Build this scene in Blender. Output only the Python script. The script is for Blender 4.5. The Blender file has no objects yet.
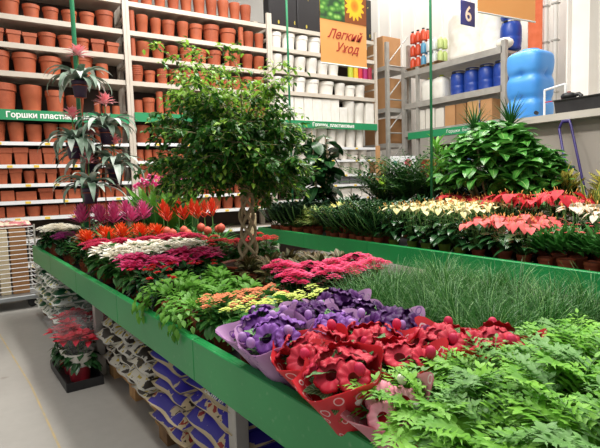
import bpy, math, random
from mathutils import Vector, Matrix
R = random.Random(7)
PI = math.pi
col = bpy.context.scene.collection
sc = bpy.context.scene

# ------------------------------------------------------------------ helpers
def lin(c):
    return c/12.92 if c <= .04045 else ((c+.055)/1.055)**2.4
def rgb(h):
    return tuple(lin(int(h[i:i+2], 16)/255) for i in (0, 2, 4)) + (1,)

class NT:
    def __init__(s, name):
        s.m = bpy.data.materials.new(name); s.m.use_nodes = True
        s.n = s.m.node_tree.nodes; s.l = s.m.node_tree.links
        s.b = s.n['Principled BSDF']
    def node(s, t, **k):
        n = s.n.new(t)
        for a, v in k.items():
            if a.startswith('i_'): n.inputs[a[2:].replace('_', ' ')].default_value = v
            else: setattr(n, a, v)
        return n
    def link(s, a, b): s.l.new(a, b)
    def noise(s, scale=8, detail=3, coord='Object'):
        tc = s.node('ShaderNodeTexCoord'); n = s.node('ShaderNodeTexNoise')
        n.inputs['Scale'].default_value = scale; n.inputs['Detail'].default_value = detail
        s.link(tc.outputs[coord], n.inputs['Vector']); return n
    def ramp(s, src, stops, interp='LINEAR'):
        r = s.node('ShaderNodeValToRGB'); r.color_ramp.interpolation = interp
        e = r.color_ramp.elements
        while len(e) < len(stops): e.new(.5)
        for i, (p, c) in enumerate(stops): e[i].position = p; e[i].color = rgb(c)
        s.link(src, r.inputs[0]); return r
    def mix(s, fac, a, b, mode='MIX'):
        m = s.node('ShaderNodeMix', data_type='RGBA', blend_type=mode)
        for sock, v in ((m.inputs[0], fac), (m.inputs[6], a), (m.inputs[7], b)):
            if isinstance(v, (int, float, tuple)): sock.default_value = v
            else: s.link(v, sock)
        return m.outputs[2]
    def math(s, op, a, b=None):
        m = s.node('ShaderNodeMath', operation=op)
        for i, v in enumerate((a, b)):
            if v is None: continue
            if isinstance(v, (int, float)): m.inputs[i].default_value = v
            else: s.link(v, m.inputs[i])
        return m.outputs[0]
    def uv(s):
        t = s.node('ShaderNodeTexCoord'); x = s.node('ShaderNodeSeparateXYZ')
        s.link(t.outputs['UV'], x.inputs[0]); return x.outputs[0], x.outputs[1], t.outputs['UV']

def mat(name, c, rough=.6, c2=None, scale=6, metal=0, spec=.5, bump=0, trans=0, coord='Object', emit=0):
    t = NT(name); b = t.b
    b.inputs['Roughness'].default_value = rough; b.inputs['Metallic'].default_value = metal
    b.inputs['Specular IOR Level'].default_value = spec
    n = t.noise(scale, 4, coord)
    r = t.ramp(n.outputs[0], [(.35, c), (.65, c2 or c)])
    t.link(r.outputs[0], b.inputs['Base Color'])
    if bump:
        bm = t.node('ShaderNodeBump', i_Strength=bump); bm.inputs['Distance'].default_value = .01
        t.link(n.outputs[0], bm.inputs['Height']); t.link(bm.outputs[0], b.inputs['Normal'])
    if emit:
        b.inputs['Emission Color'].default_value = rgb(c); b.inputs['Emission Strength'].default_value = emit
    return t.m

def leafmat(name, c, c2, rough=.45, vein=None, vw=.1, stripes=0, edge=None, tipc=None, trans=.25, rand=.25):
    """leaf: u runs across the blade, v along it; veins, margins and tips are the leaf's own colours"""
    t = NT(name); b = t.b
    n = t.noise(9, 3); r = t.ramp(n.outputs[0], [(.35, c), (.65, c2)])
    colr = r.outputs[0]
    u, v, uvv = t.uv()
    d = t.math('ABSOLUTE', t.math('SUBTRACT', u, .5))
    if vein:
        f = t.math('LESS_THAN', d, vw)
        colr = t.mix(f, colr, rgb(vein))
        if stripes:
            w = t.math('SINE', t.math('MULTIPLY', t.math('SUBTRACT', v, t.math('MULTIPLY', d, .5)), stripes*2*PI))
            colr = t.mix(t.math('GREATER_THAN', w, .72), colr, rgb(vein))
    if edge:
        colr = t.mix(t.math('GREATER_THAN', d, .32), colr, rgb(edge))
    if tipc:
        colr = t.mix(t.math('MULTIPLY', t.math('POWER', v, 2.0), .8), colr, rgb(tipc))
    oi = t.node('ShaderNodeObjectInfo')
    hs = t.node('ShaderNodeHueSaturation')
    t.link(t.math('ADD', t.math('MULTIPLY', oi.outputs['Random'], rand), 1-rand/2), hs.inputs['Value'])
    t.link(colr, hs.inputs['Color']); colr = hs.outputs[0]
    t.link(colr, b.inputs['Base Color']); b.inputs['Roughness'].default_value = rough
    b.inputs['Specular IOR Level'].default_value = .35
    if trans:
        tr = t.node('ShaderNodeBsdfTranslucent'); t.link(colr, tr.inputs[0])
        mx = t.node('ShaderNodeMixShader'); mx.inputs[0].default_value = trans
        out = t.n['Material Output']
        t.link(b.outputs[0], mx.inputs[1]); t.link(tr.outputs[0], mx.inputs[2]); t.link(mx.outputs[0], out.inputs[0])
    return t.m

SH = {
 'lance': lambda t: math.sin(PI*min(1, t**.75))**.8 if t < 1 else 0,
 'strap': lambda t: (min(1, .55+t*2)*(1-max(0, (t-.45)/.55)**2)),
 'ovate': lambda t: math.sin(PI*t**.62)**.75 if 0 < t < 1 else 0,
 'obov':  lambda t: math.sin(PI*t**1.25)**.7 if 0 < t < 1 else 0,
 'heart': lambda t: (min(1, .5+t*3.2)*(1-t**2.2)),
 'grass': lambda t: (1-t**2),
 'oval':  lambda t: math.sin(PI*t)**.6 if 0 < t < 1 else 0,
 'fern':  lambda t: (1-t**1.6)*(1 if int(t*8+.5) % 2 == 0 else .5),
}
class MB:
    def __init__(s): s.v = []; s.f = []; s.mi = []; s.uv = []; s.M = None
    def add(s, vs, fs, mi=0, uvs=None):
        o = len(s.v)
        if s.M is not None: vs = [s.M @ Vector(p) for p in vs]
        s.v.extend(tuple(p) for p in vs)
        for k, f in enumerate(fs):
            s.f.append(tuple(o+i for i in f)); s.mi.append(mi)
            s.uv.append([uvs[i] for i in f] if uvs else [(0, 0)]*len(f))
    def box(s, c, d, mi=0, rz=0, taper=1):
        x, y, z = d[0]/2, d[1]/2, d[2]/2
        q = [(-x, -y, -z), (x, -y, -z), (x, y, -z), (-x, y, -z), (-x*taper, -y*taper, z), (x*taper, -y*taper, z), (x*taper, y*taper, z), (-x*taper, y*taper, z)]
        ca, sa = math.cos(rz), math.sin(rz)
        q = [(c[0]+a*ca-b*sa, c[1]+a*sa+b*ca, c[2]+e) for a, b, e in q]
        F = [(0, 3, 2, 1), (4, 5, 6, 7), (0, 1, 5, 4), (1, 2, 6, 5), (2, 3, 7, 6), (3, 0, 4, 7)]
        for f in F: s.add([q[i] for i in f], [(0, 1, 2, 3)], mi, [(0, 0), (1, 0), (1, 1), (0, 1)])
        return s
    def bbox(s, c, d, bev=.01, mi=0):
        """box with chamfered edges"""
        x, y, z = d[0]/2, d[1]/2, d[2]/2; b = min(bev, x, y, z)
        lv = [(-z, b), (-z+b, 0), (z-b, 0), (z, b)]; vs = []
        for zz, i in lv:
            X, Y = x-i, y-i
            for px, py in ((-X+b, -Y), (X-b, -Y), (X, -Y+b), (X, Y-b), (X-b, Y), (-X+b, Y), (-X, Y-b), (-X, -Y+b)):
                vs.append((c[0]+px, c[1]+py, c[2]+zz))
        fs = [tuple(range(7, -1, -1)), tuple(range(24, 32))]
        for k in range(3):
            for i in range(8):
                j = (i+1) % 8; fs.append((k*8+i, k*8+j, (k+1)*8+j, (k+1)*8+i))
        s.add(vs, fs, mi); return s
    def tube(s, pts, r, n=6, mi=0):
        pts = [Vector(p) for p in pts]; rs = r if isinstance(r, (list, tuple)) else [r]*len(pts)
        vs = []; up = Vector((0, 0, 1))
        for i, p in enumerate(pts):
            d = (pts[min(i+1, len(pts)-1)]-pts[max(i-1, 0)]).normalized()
            a = d.cross(up if abs(d.z) < .95 else Vector((1, 0, 0))).normalized(); b = d.cross(a)
            for k in range(n):
                t = 2*PI*k/n; vs.append(p+(a*math.cos(t)+b*math.sin(t))*rs[i])
        fs = []
        for i in range(len(pts)-1):
            for k in range(n):
                j = (k+1) % n; fs.append((i*n+k, i*n+j, (i+1)*n+j, (i+1)*n+k))
        fs.append(tuple(range(n-1, -1, -1))); fs.append(tuple(range((len(pts)-1)*n, len(pts)*n)))
        s.add(vs, fs, mi); return s
    def lathe(s, prof, n=16, c=(0, 0, 0), mi=0, sq=0, wob=None, capb=True, capt=False):
        vs = []; uv = []
        for j, (r, z) in enumerate(prof):
            for k in range(n):
                t = 2*PI*k/n
                if sq:
                    m = max(abs(math.cos(t)), abs(math.sin(t))); rr = r*((1-sq)+sq/m)
                else: rr = r
                zz = z
                if wob: rr, zz = wob(t, rr, z, j)
                vs.append((c[0]+rr*math.cos(t), c[1]+rr*math.sin(t), c[2]+zz)); uv.append((k/n, j/max(1, len(prof)-1)))
        fs = []
        for j in range(len(prof)-1):
            for k in range(n):
                l = (k+1) % n; fs.append((j*n+k, j*n+l, (j+1)*n+l, (j+1)*n+k))
        if capb: fs.append(tuple(range(n-1, -1, -1)))
        if capt: fs.append(tuple(range((len(prof)-1)*n, len(prof)*n)))
        s.add(vs, fs, mi, uv); return s
    def ball(s, c, r, mi=0, n=6, m=4, sz=1):
        s.lathe([(r*math.sin(PI*(j+.35)/(m+.7-1+.0)) if 0 < j < m-1 else r*.35, -r*sz*math.cos(PI*j/(m-1))) for j in range(m)], n, c, mi, capt=True); return s
    def leaf(s, p, az, el, L, W, droop=.6, seg=5, fold=.15, shape='lance', mi=0, roll=0, wave=0):
        P = Vector(p); f = SH[shape]; vs = []; uv = []; fs = []
        ca, sa = math.cos(az), math.sin(az)
        side0 = Vector((-sa, ca, 0)); st = L/seg
        for i in range(seg+1):
            t = i/seg; e = el-droop*t
            d = Vector((ca*math.cos(e), sa*math.cos(e), math.sin(e))); nrm = side0.cross(d)*-1
            sd = side0*math.cos(roll)+nrm*math.sin(roll); up = nrm*math.cos(roll)-side0*math.sin(roll)
            w = max(W*.5*f(t), W*.02); k = fold*w
            wv = wave*W*math.sin(i*2.4+az*3)
            vs += [P-sd*w+up*(k+wv), P, P+sd*w+up*(k-wv)]; uv += [(0, t), (.5, t), (1, t)]
            P = P+d*st
            if i < seg:
                a = i*3; fs += [(a, a+1, a+4, a+3), (a+1, a+2, a+5, a+4)]
        s.add(vs, fs, mi, uv); return P
    def blade(s, p, az, el, L, W, droop=.6, seg=5, mi=0):
        P = Vector(p); vs = []; uv = []; fs = []
        ca, sa = math.cos(az), math.sin(az); sd = Vector((-sa, ca, 0))
        for i in range(seg+1):
            t = i/seg; e = el-droop*t*t; w = max(.0006, W*.5*(1-t*t))
            vs += [P-sd*w, P+sd*w]; uv += [(0, t), (1, t)]
            P = P+Vector((ca*math.cos(e), sa*math.cos(e), math.sin(e)))*(L/seg)
            if i < seg: a = i*2; fs.append((a, a+1, a+3, a+2))
        s.add(vs, fs, mi, uv); return P
    def mesh(s, name, mats, smooth=True, sharp=0):
        me = bpy.data.meshes.new(name); me.from_pydata(s.v, [], s.f)
        for m in (mats if isinstance(mats, (list, tuple)) else [mats]): me.materials.append(m)
        me.polygons.foreach_set('material_index', s.mi)
        if smooth: me.polygons.foreach_set('use_smooth', [True]*len(s.f))
        if sharp: me.set_sharp_from_angle(angle=math.radians(sharp))
        ul = me.uv_layers.new(name='UVMap')
        flat = [c for fuv in s.uv for p in fuv for c in p]
        ul.data.foreach_set('uv', flat); me.update(); return me
    def build(s, name, mats, parent=None, smooth=False):
        return link(name, s.mesh(name, mats, smooth), parent)

def link(name, me, parent=None):
    o = bpy.data.objects.new(name, me); col.objects.link(o)
    if parent: o.parent = parent
    return o
def tag(o, label=None, cat=None, group=None, kind=None):
    for k, v in (('label', label), ('category', cat), ('group', group), ('kind', kind)):
        if v: o[k] = v
    return o
def empty(name, loc, rz=0, label=None, cat=None, group=None, s=1):
    o = bpy.data.objects.new(name, None); col.objects.link(o); o.empty_display_size = .1
    o.location = loc; o.rotation_euler = (0, 0, rz); o.scale = (s, s, s)
    return tag(o, label, cat, group)
def copy_tree(o, parent=None):
    c = o.copy(); col.objects.link(c); c.parent = parent
    for ch in list(o.children): copy_tree(ch, c)
    return c
def text(body, size, m, parent=None, name='lettering', loc=(0, 0, 0), rot=(PI/2, 0, 0), shear=0, ext=.002, align='LEFT', sx=1, bold=0):
    cu = bpy.data.curves.new('t', 'FONT'); cu.body = body; cu.size = size; cu.extrude = ext; cu.shear = shear
    cu.align_x = align; cu.offset = bold; cu.resolution_u = 3
    o = bpy.data.objects.new('t', cu); col.objects.link(o)
    bpy.context.view_layer.update()
    me = bpy.data.meshes.new_from_object(o.evaluated_get(bpy.context.evaluated_depsgraph_get()))
    bpy.data.objects.remove(o); me.materials.clear(); me.materials.append(m)
    q = link(name, me, parent); q.location = loc; q.rotation_euler = rot; q.scale = (sx, 1, 1); return q
ORD = ['first', 'second', 'third', 'fourth', 'fifth', 'sixth', 'seventh', 'eighth', 'ninth', 'tenth', 'eleventh', 'twelfth', 'thirteenth', 'fourteenth', 'fifteenth',
       'sixteenth', 'seventeenth', 'eighteenth', 'nineteenth', 'twentieth', 'twenty-first', 'twenty-second', 'twenty-third', 'twenty-fourth', 'twenty-fifth', 'twenty-sixth', 'twenty-seventh', 'twenty-eighth', 'twenty-ninth', 'thirtieth']

#@@MATERIALS
T = dict(
 terra=mat('terracotta_plastic', 'A9573A', .55, 'B4603F', 3, spec=.4),
 terra2=mat('clay_pot_plastic', '9E4E33', .55, 'AA583A', 12, spec=.4),
 white=mat('white_plastic', 'E8E4DC', .45, 'F1EEE8', 3),
 soil=mat('potting_soil', '2C1E15', .95, '45301F', 60),
 rack=mat('painted_steel_grey', 'C6BCAE', .5, 'CFC6BA', 2),
 rackd=mat('galvanised_steel', 'A8A59F', .45, 'B8B6B0', 5, metal=.3),
 back=mat('dark_rack_back', '3A302C', .8, '463A34', 1.5),
 rail=mat('white_price_rail', 'E9ECF0', .4, 'F4F5F6', 2),
 tagy=mat('yellow_price_tag', 'F2CE4A', .6),
 green=None, whitep=mat('white_print', 'F6F7F3', .6),
 signg=mat('green_sign_board', '1F8A57', .55, '249460', 1),
 pole=mat('green_painted_pole', '2F8A5B', .4, '37936A', 4),
 wood=mat('pallet_wood', 'A5794C', .8, 'C59A67', 9, bump=.3),
 woodd=mat('weathered_pallet_wood', '6E5238', .85, '8F6F4C', 9, bump=.3),
 card=mat('cardboard', 'B9895C', .8, 'C49668', 2),
 cardd=mat('brown_cardboard', '9C7148', .8, 'A87B50', 2),
 purple=mat('aubergine_plastic', '33243F', .4, '3D2B4A', 4),
 lime=mat('lime_green_pot', '7C9A2E', .45, '8BA83A', 3),
 metal=mat('zinc_wire', 'B9B6AE', .35, 'CFCCC4', 4, metal=.5),
 black=mat('black_plastic', '1C1C1F', .5, '2A2A2C', 4),
 bluebar=mat('blue_barrel_plastic', '1B3E96', .35, '2348A6', 2),
 stem=mat('green_stem', '4E7A35', .6, '5C8A40', 20),
 bark=None, redbag=mat('red_cover', 'B8222C', .5, 'C93038', 3),
)
def greenpaint():
    t = NT('green_painted_fascia'); n = t.noise(1.7, 5); r = t.ramp(n.outputs[0], [(.3, '138442'), (.7, '20984F')])
    n2 = t.noise(35, 6); r2 = t.ramp(n2.outputs[0], [(.62, '000000'), (.78, 'FFFFFF')])
    t.link(t.mix(t.math('MULTIPLY', r2.outputs[0], .12), r.outputs[0], rgb('CFE5D2')), t.b.inputs['Base Color'])
    t.b.inputs['Roughness'].default_value = .38; t.b.inputs['Specular IOR Level'].default_value = .5
    return t.m
T['green'] = greenpaint()
def barkm():
    t = NT('ficus_bark'); w = t.noise(22, 5)
    t.link(t.ramp(w.outputs[0], [(.2, '9C8A6A'), (.8, 'C4B290')]).outputs[0], t.b.inputs['Base Color']); t.b.inputs['Roughness'].default_value = .8
    return t.m
T['bark'] = barkm()

L_ = dict(
 ficus=leafmat('ficus_leaf', '28591F', '40782B', .35, trans=.25),
 ficus_lit=leafmat('ficus_lit_leaf', '86B83C', 'A3CC55', .4, trans=.35),  # yellow-green copy of the ficus leaf, light on the crown put into its colour
 fern=leafmat('fern_leaf', '5F9E2E', '8CC648', .5, trans=.25, rand=.3),
 fernb=leafmat('blue_green_fern_leaf', '5C8E48', '7FB062', .5, trans=.25, rand=.3),
 grass=leafmat('grass_blade', '2A5F26', '427D35', .45, trans=.25),
 grassp=leafmat('pale_grass_blade', '6FA35A', '8FBB76', .45, trans=.25),
 dark=leafmat('dark_glossy_leaf', '1B4020', '27522A', .25, vein='3C6A3A', vw=.03, trans=.05),
 vdark=leafmat('very_dark_leaf', '14291B', '1F3A25', .3, trans=.05),
 mid=leafmat('mid_green_leaf', '2F6B2A', '448239', .4, vein='6FA356', vw=.03, trans=.2),
 light=leafmat('light_green_leaf', '5E9B34', '79B548', .45, trans=.3),
 scheff=leafmat('schefflera_leaf', '33702A', '569A3E', .3, vein='A5CB77', vw=.025, trans=.2),
 palm=leafmat('palm_leaflet', '204A20', '35682E', .4, trans=.2),
 silver=leafmat('silver_bromeliad_leaf', '4A6650', '8A9E8E', .5, vein=None, trans=.1),
 silverb=leafmat('pale_bromeliad_leaf', 'A9BBAE', 'D3DDD4', .5, trans=.1),
 varieg=leafmat('variegated_leaf', '4F7A32', '5F8A3C', .45, edge='D9D98A', trans=.2),
 crot=leafmat('croton_leaf', '23361F', '3A4A26', .3, vein='D6C95A', vw=.05, stripes=7, trans=.05),
 croty=leafmat('yellow_croton_leaf', 'B9B450', 'D9D070', .35, vein='E9E29A', vw=.06, trans=.1),
 sans=leafmat('striped_sword_leaf', '4D6B2C', '5D7A36', .4, edge='CFC65C', trans=.1),
 maranta=leafmat('bronze_marbled_leaf', '46582E', '6D5035', .45, vein='A8A070', vw=.05, trans=.1),
 aloc=leafmat('silver_veined_leaf', '24412F', '35543E', .4, vein='D9E2D4', vw=.06, stripes=4, trans=.05),
 burg=leafmat('burgundy_leaf', '4A1F2A', '5C3038', .45, edge='5F6F46', trans=.1),
 glox=leafmat('velvet_leaf', '3A6B38', '527F4C', .7, vein='8AAE78', vw=.035, stripes=6, trans=.1),
 jade=leafmat('broad_pale_leaf', '7CA56A', '98BB84', .5, trans=.2),
)
def petal(n, c, c2, tip=None, rough=.55): return leafmat(n, c, c2, rough, tipc=tip, trans=.2, rand=.15)
F_ = dict(
 fuch=petal('fuchsia_bract', 'D2307A', 'E4559A', 'EE86B4'), ored=petal('orange_red_bract', 'DC2C1A', 'EE4424', 'F2762E'),
 red=petal('red_bract', 'D22A1E', 'E33B28', 'EE6A3C'), bud=petal('coral_bract', 'D9483C', 'E8604E', 'F08A6E'),
 crim=petal('crimson_petal', 'C92450', 'E04068'), wht=petal('ivory_bract', 'FAF4E2', 'FDFAF0'),
 pink=petal('deep_pink_bract', 'DA3474', 'EC5A92'), hot=petal('hot_pink_petal', 'E83470', 'F25A8C'),
 scar=petal('scarlet_petal', 'C8141E', 'E02430'), org=petal('orange_floret', 'DE7A4A', 'EE9466'),
 yel=petal('yellow_green_floret', 'C2D650', 'DCE87A'), mag=petal('magenta_petal', '9A1F74', 'B83A90'),
 pur=petal('purple_petal', '5A2480', '7A3CA0', '9A62BC'), dpur=petal('dark_purple_petal', '3C1450', '5A2470'), lil=petal('lilac_bud', 'B07CC8', 'C9A0DA'),
 gred=petal('red_velvet_petal', '9C0C18', 'C41A2C', 'E0405A'), gpink=petal('rose_petal', 'D8506A', 'E98096', 'F2C0C8'),
 aye=petal('cream_yellow_spathe', 'E8DE9A', 'F2ECBC'), ared=petal('red_spathe', 'CE2A38', 'E0404A'), acor=petal('coral_spathe', 'EC5A5E', 'F47E78'),
 awh=petal('cream_spathe', 'F0DCC0', 'F6E9D6'), spad=mat('spadix', 'E8A04A', .6, 'F0B868', 30),
 apink=petal('pale_pink_bract', 'F08292', 'F6A4AC', 'F4B8BC'), curc=petal('curcuma_pink', 'D8488C', 'E874A8'),
)

#@@SETTING
def concrete():
    t = NT('polished_concrete'); tc = t.node('ShaderNodeTexCoord')
    a = t.noise(.9, 8); b2 = t.noise(14, 6)
    c = t.ramp(a.outputs[0], [(.3, '9E9B96'), (.7, 'ABA8A2')]).outputs[0]
    c = t.mix(t.math('MULTIPLY', t.ramp(b2.outputs[0], [(.35, '000000'), (.75, 'FFFFFF')]).outputs[0], .18), c, rgb('86827C'))
    v = t.noise(3.2, 2); st = t.ramp(v.outputs[0], [(.70, '000000'), (.74, 'FFFFFF')])
    c = t.mix(t.math('MULTIPLY', st.outputs[0], .45), c, rgb('6E5A4C'))
    t.link(c, t.b.inputs['Base Color']); t.b.inputs['Roughness'].default_value = .42
    return t.m
tag(MB().box((3, 4, -.05), (26, 26, .1)).build('floor', concrete()), kind='structure')
# thin yellow marking line on the floor
m = MB()
pts = [(.10, 7.4), (.16, 6.4), (.235, 5.4), (.30, 4.56), (.35, 3.3), (.42, 2.0)]
for a, b in zip(pts, pts[1:]):
    m.add([(a[0]-.007, a[1], .0012), (a[0]+.007, a[1], .0012), (b[0]+.007, b[1], .0012), (b[0]-.007, b[1], .0012)], [(0, 1, 2, 3)])
tag(m.build('trim_1', mat('faded_yellow_paint', 'BFA878', .7, 'A89E88', 8)), kind='structure')
wallm = mat('white_wall_cladding', 'E6E3DC', .6, 'EEEBE6', .6)
greywall = mat('pale_grey_wall', 'CFCDC8', .7, 'D6D4CF', .5)
tag(MB().box((3, 14.1, 4.5), (26, .2, 9)).build('wall_back', greywall), kind='structure')
m = MB(); m.box((11.1, 4, 4.5), (.2, 20, 9))
for k in range(40): m.box((10.985, -5.5+k*.5, 4.5), (.03, .09, 9))
tag(m.build('wall_right', wallm), kind='structure')
# ledge room (storage block with a walkable top) behind the far table
m = MB(); m.box((9.2, .95, 1.18), (3.8, 8.4, 2.36))
tag(m.build('wall_store_room', mat('grey_plasterboard', '9B938A', .75, 'A8A096', .7)), kind='structure')
m = MB(); m.box((9.15, .95, 2.41), (4.0, 8.5, .1))
tag(m.build('trim_2', mat('pale_ledge', 'B9B3A8', .6, 'C4BEB4', 2)), kind='structure')
#@@RACKS
def box_rack(name, label, x0, x1, y0, depth, levels, banner=None, top=5.0, rails=True):
    rt = empty(name, ((x0+x1)/2, y0, 0), 0, label, 'shelving rack', 'pot racks along the back')
    w = (x1-x0)/2-.028
    for sx in (-1, 1):
        u = MB()
        for yy in (.03, depth-.03): u.box((sx*(w-.0), yy, top/2), (.052, .06, top))
        for k in range(6): u.box((sx*w, depth/2, .5+k*.8), (.03, depth-.1, .03))
        u.build('upright', T['rack'], rt)
    MB().box((0, depth+.02, top/2), (2*w, .02, top)).build('back_panel', T['back'], rt)
    for z, th, rail in levels:
        s = MB().box((0, depth/2+.02, z-th/2), (2*w-.06, depth-.02, th)).build('shelf', T['rack'], rt)
        if rail:
            r = MB().box((0, -.006, z-.03), (2*w-.09, .012, .055)).build('price_rail', T['rail'], s)
            q = -w+.3+R.random()*.2
            while q < w-.2:
                MB().box((q, -.0145, z-.032), (.075, .004, .036)).build('price_tag', T['tagy'], s); q += .35+R.random()*.5
    return rt
LV = [(4.80, .08, 0), (4.29, .08, 0), (3.865, .08, 0), (3.43, .08, 0), (2.83, .06, 0), (2.345, .03, 1), (1.99, .03, 1), (1.69, .03, 1), (1.42, .03, 1), (1.16, .03, 1), (.8, .03, 1), (.4, .03, 1)]
box_rack('pot_rack', 'grey shelving rack bay of terracotta-coloured pots, leftmost, behind the pink-flowered tower', -.4, 2.45, 9, .62, LV)
LM = [(4.78, .08, 0), (4.29, .08, 0), (3.865, .08, 0), (3.43, .08, 0), (2.88, .06, 0), (2.36, .03, 1), (2.04, .03, 1), (1.72, .03, 1), (1.40, .03, 1), (1.1, .03, 1), (.7, .03, 1)]
box_rack('pot_rack', 'grey shelving rack bay of terracotta-coloured pots behind the braided ficus tree', 2.45, 5.3, 9, .62, LM)
LW = [(4.80, .08, 0), (4.36, .08, 0), (3.915, .08, 0), (3.49, .08, 0), (2.88, .06, 0), (2.34, .03, 1), (2.06, .03, 1), (1.73, .03, 1), (1.50, .03, 1), (1.2, .03, 1), (.7, .03, 1)]
box_rack('pot_rack', 'grey shelving rack bay filled with white plastic pots', 5.3, 8.2, 9, .62, LW)
def shelf_sign(x0, x1, zt, h, words, tx, label, ts=.1, y=8.985):
    s = empty('shelf_sign', ((x0+x1)/2, y, zt-h/2), 0, label, 'sign', 'green shelf signs')
    MB().box((0, 0, 0), (x1-x0, .02, h)).build('panel', T['signg'], s)
    if words: text(words, ts, T['whitep'], s, loc=(tx-(x0+x1)/2, -.012, -ts*.33), bold=ts*.03, ext=.001)
shelf_sign(-.35, 2.40, 2.835, .16, 'Горшки пластиковые', .54, 'green shelf sign with white lettering on the leftmost terracotta pot bay', .118)
shelf_sign(2.50, 5.25, 2.885, .16, '', 0, 'plain green shelf strip on the terracotta pot bay behind the ficus')
shelf_sign(5.35, 8.15, 2.885, .15, 'Горшки  пластиковые', 6.28, 'green shelf sign with white lettering under the tall white planters', .11)

# --- pots on the racks
PM = {}
def potmesh(kind, m):
    key = (kind, m.name)
    if key in PM: return PM[key]
    b = MB()
    if kind == 'rim': b.lathe([(.40, 0), (.465, .74), (.505, .745), (.51, .99), (.49, 1), (.46, .97), (.44, .7)], 18)
    elif kind == 'taper': b.lathe([(.38, 0), (.475, .76), (.5, .765), (.5, 1), (.46, 1), (.43, .8)], 18)
    elif kind == 'tall': b.lathe([(.38, 0), (.46, .6), (.475, .62), (.5, .98), (.48, 1), (.44, .9)], 18)
    elif kind == 'stack':
        pr = [(.38, 0), (.46, .42)]
        for k in range(5): z = .45+k*.11; pr += [(.5, z), (.5, z+.08), (.47, z+.085)]
        b.lathe(pr+[(.44, .95)], 18)
    elif kind == 'square': b.lathe([(.37, 0), (.44, .7), (.5, .71), (.5, 1), (.46, 1), (.42, .8)], 24, sq=.92)
    elif kind == 'box': b.bbox((0, 0, .5), (.96, .9, 1), .03)
    elif kind == 'saucer': b.lathe([(.06, 0), (.45, .05), (.5, .12), (.5, .2), (.47, .18)], 18)
    elif kind == 'cyl': b.lathe([(.44, 0), (.48, .03), (.48, .97), (.5, .98), (.5, 1), (.45, 1), (.45, .8)], 18)
    elif kind == 'bowls':
        for k in range(3):
            b.lathe([(.1, 0), (.40, .06), (.5, .30), (.5, .34), (.46, .33), (.36, .12)], 18, (0, 0, k*.3))
    me = b.mesh(kind+'_pot', m, kind not in ('box',), 38); PM[key] = me; return me
WORD = dict(rim='round rimmed', taper='tapered', tall='tall round', stack='stacked nest-rimmed', square='square rimmed', box='boxy', cyl='slim cylindrical', bowls='nested bowl-shaped', saucer='shallow')
NPOT = [0]
def row(bay, shelfname, z, items, x, xe, gap, mats, noun, jit=.01, y0=9.0, nm='flowerpot', pre=''):
    """items: cycled (kind, width, height)"""
    i = 0; n = 0
    while True:
        it = items[i % len(items)]; i += 1
        kind, w, h = it[:3]; w *= 1.09
        if kind is None: x += w; continue
        if x+w > xe: break
        m = mats[(i*7) % len(mats)] if len(it) < 4 else it[3]
        o = link(nm, potmesh(kind, m)); hh = h*(1+R.uniform(-.03, .03))
        o.location = (x+w/2, y0+.05+w*.5+R.uniform(0, jit*2), z); o.scale = (w, w, hh); o.rotation_euler.z = R.uniform(-.1, .1) if kind in ('square', 'box') else R.uniform(0, 6)
        nn = noun if len(it) < 5 else it[4]
        tag(o, f'{WORD[kind]} {nn}, {ORD[min(n,29)]} from left on {shelfname}, {bay}', 'flowerpot', f'pots on the racks')
        n += 1; NPOT[0] += 1; x += w+gap*.55*(1+R.uniform(-.3, .3))
TM = [T['terra'], T['terra2'], T['terra']]; tn = 'terracotta pot'
LB = 'left bay'; MBY = 'bay behind ficus'; WB = 'white-pot bay'
row(LB, 'fourth shelf above green sign', 4.29, [('rim', .27, .30), ('rim', .27, .30), ('rim', .23, .22), ('rim', .22, .21), ('rim', .22, .21), ('rim', .22, .22)], .24, 2.35, .06, TM, tn)
row(LB, 'third shelf above green sign', 3.865, [('square', .20, .21), ('square', .19, .20), ('square', .19, .19), ('rim', .25, .24), ('rim', .22, .22), ('rim', .21, .21)], .40, 2.38, .035, TM, tn)
row(LB, 'second shelf above green sign', 3.43, [('rim', .29, .31), ('rim', .33, .31), ('rim', .31, .30), (None, .1, 0), ('taper', .32, .36), ('cyl', .19, .26), ('tall', .24, .31)], .36, 2.4, .05, TM, tn)
row(LB, 'first shelf above green sign', 2.83, [('rim', .40, .43), ('tall', .30, .42), ('rim', .26, .36), ('tall', .26, .3), (None, .1, 0), ('cyl', .1, .2), ('cyl', .12, .15), ('cyl', .12, .16), ('cyl', .1, .14)], .30, 2.38, .05, TM, tn)
row(LB, 'first shelf below green sign', 2.345, [('tall', .24, .31), ('tall', .22, .30), ('tall', .22, .29), ('tall', .2, .3)], .28, 2.38, .035, TM, tn)
row(LB, 'second shelf below green sign', 1.99, [('box', .17, .25), ('square', .19, .26), ('square', .2, .26)], .2, 2.38, .012, TM, tn)
row(LB, 'third shelf below green sign', 1.69, [('square', .13, .23), ('square', .15, .22), ('square', .17, .24), ('tall', .15, .2)], .2, 2.38, .025, TM, tn)
row(LB, 'fourth shelf below green sign', 1.42, [('box', .17, .16), ('box', .18, .16), ('box', .28, .14), ('square', .22, .18)], .2, 2.38, .02, TM, tn)
row(LB, 'fifth shelf below green sign', 1.16, [('box', .22, .17), ('box', .24, .17), ('taper', .2, .16)], .2, 2.38, .03, TM, tn)
row(MBY, 'fifth shelf above green strip', 4.78, [('tall', .2, .34), ('tall', .21, .34)], 2.52, 5.2, .05, TM, tn)
row(MBY, 'fourth shelf above green strip', 4.29, [('cyl', .10, .36), ('tall', .20, .31), ('tall', .18, .30), ('taper', .23, .29), ('tall', .2, .3), ('rim', .24, .3), ('rim', .3, .33), ('rim', .3, .32)], 2.52, 5.24, .05, TM, tn)
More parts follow.
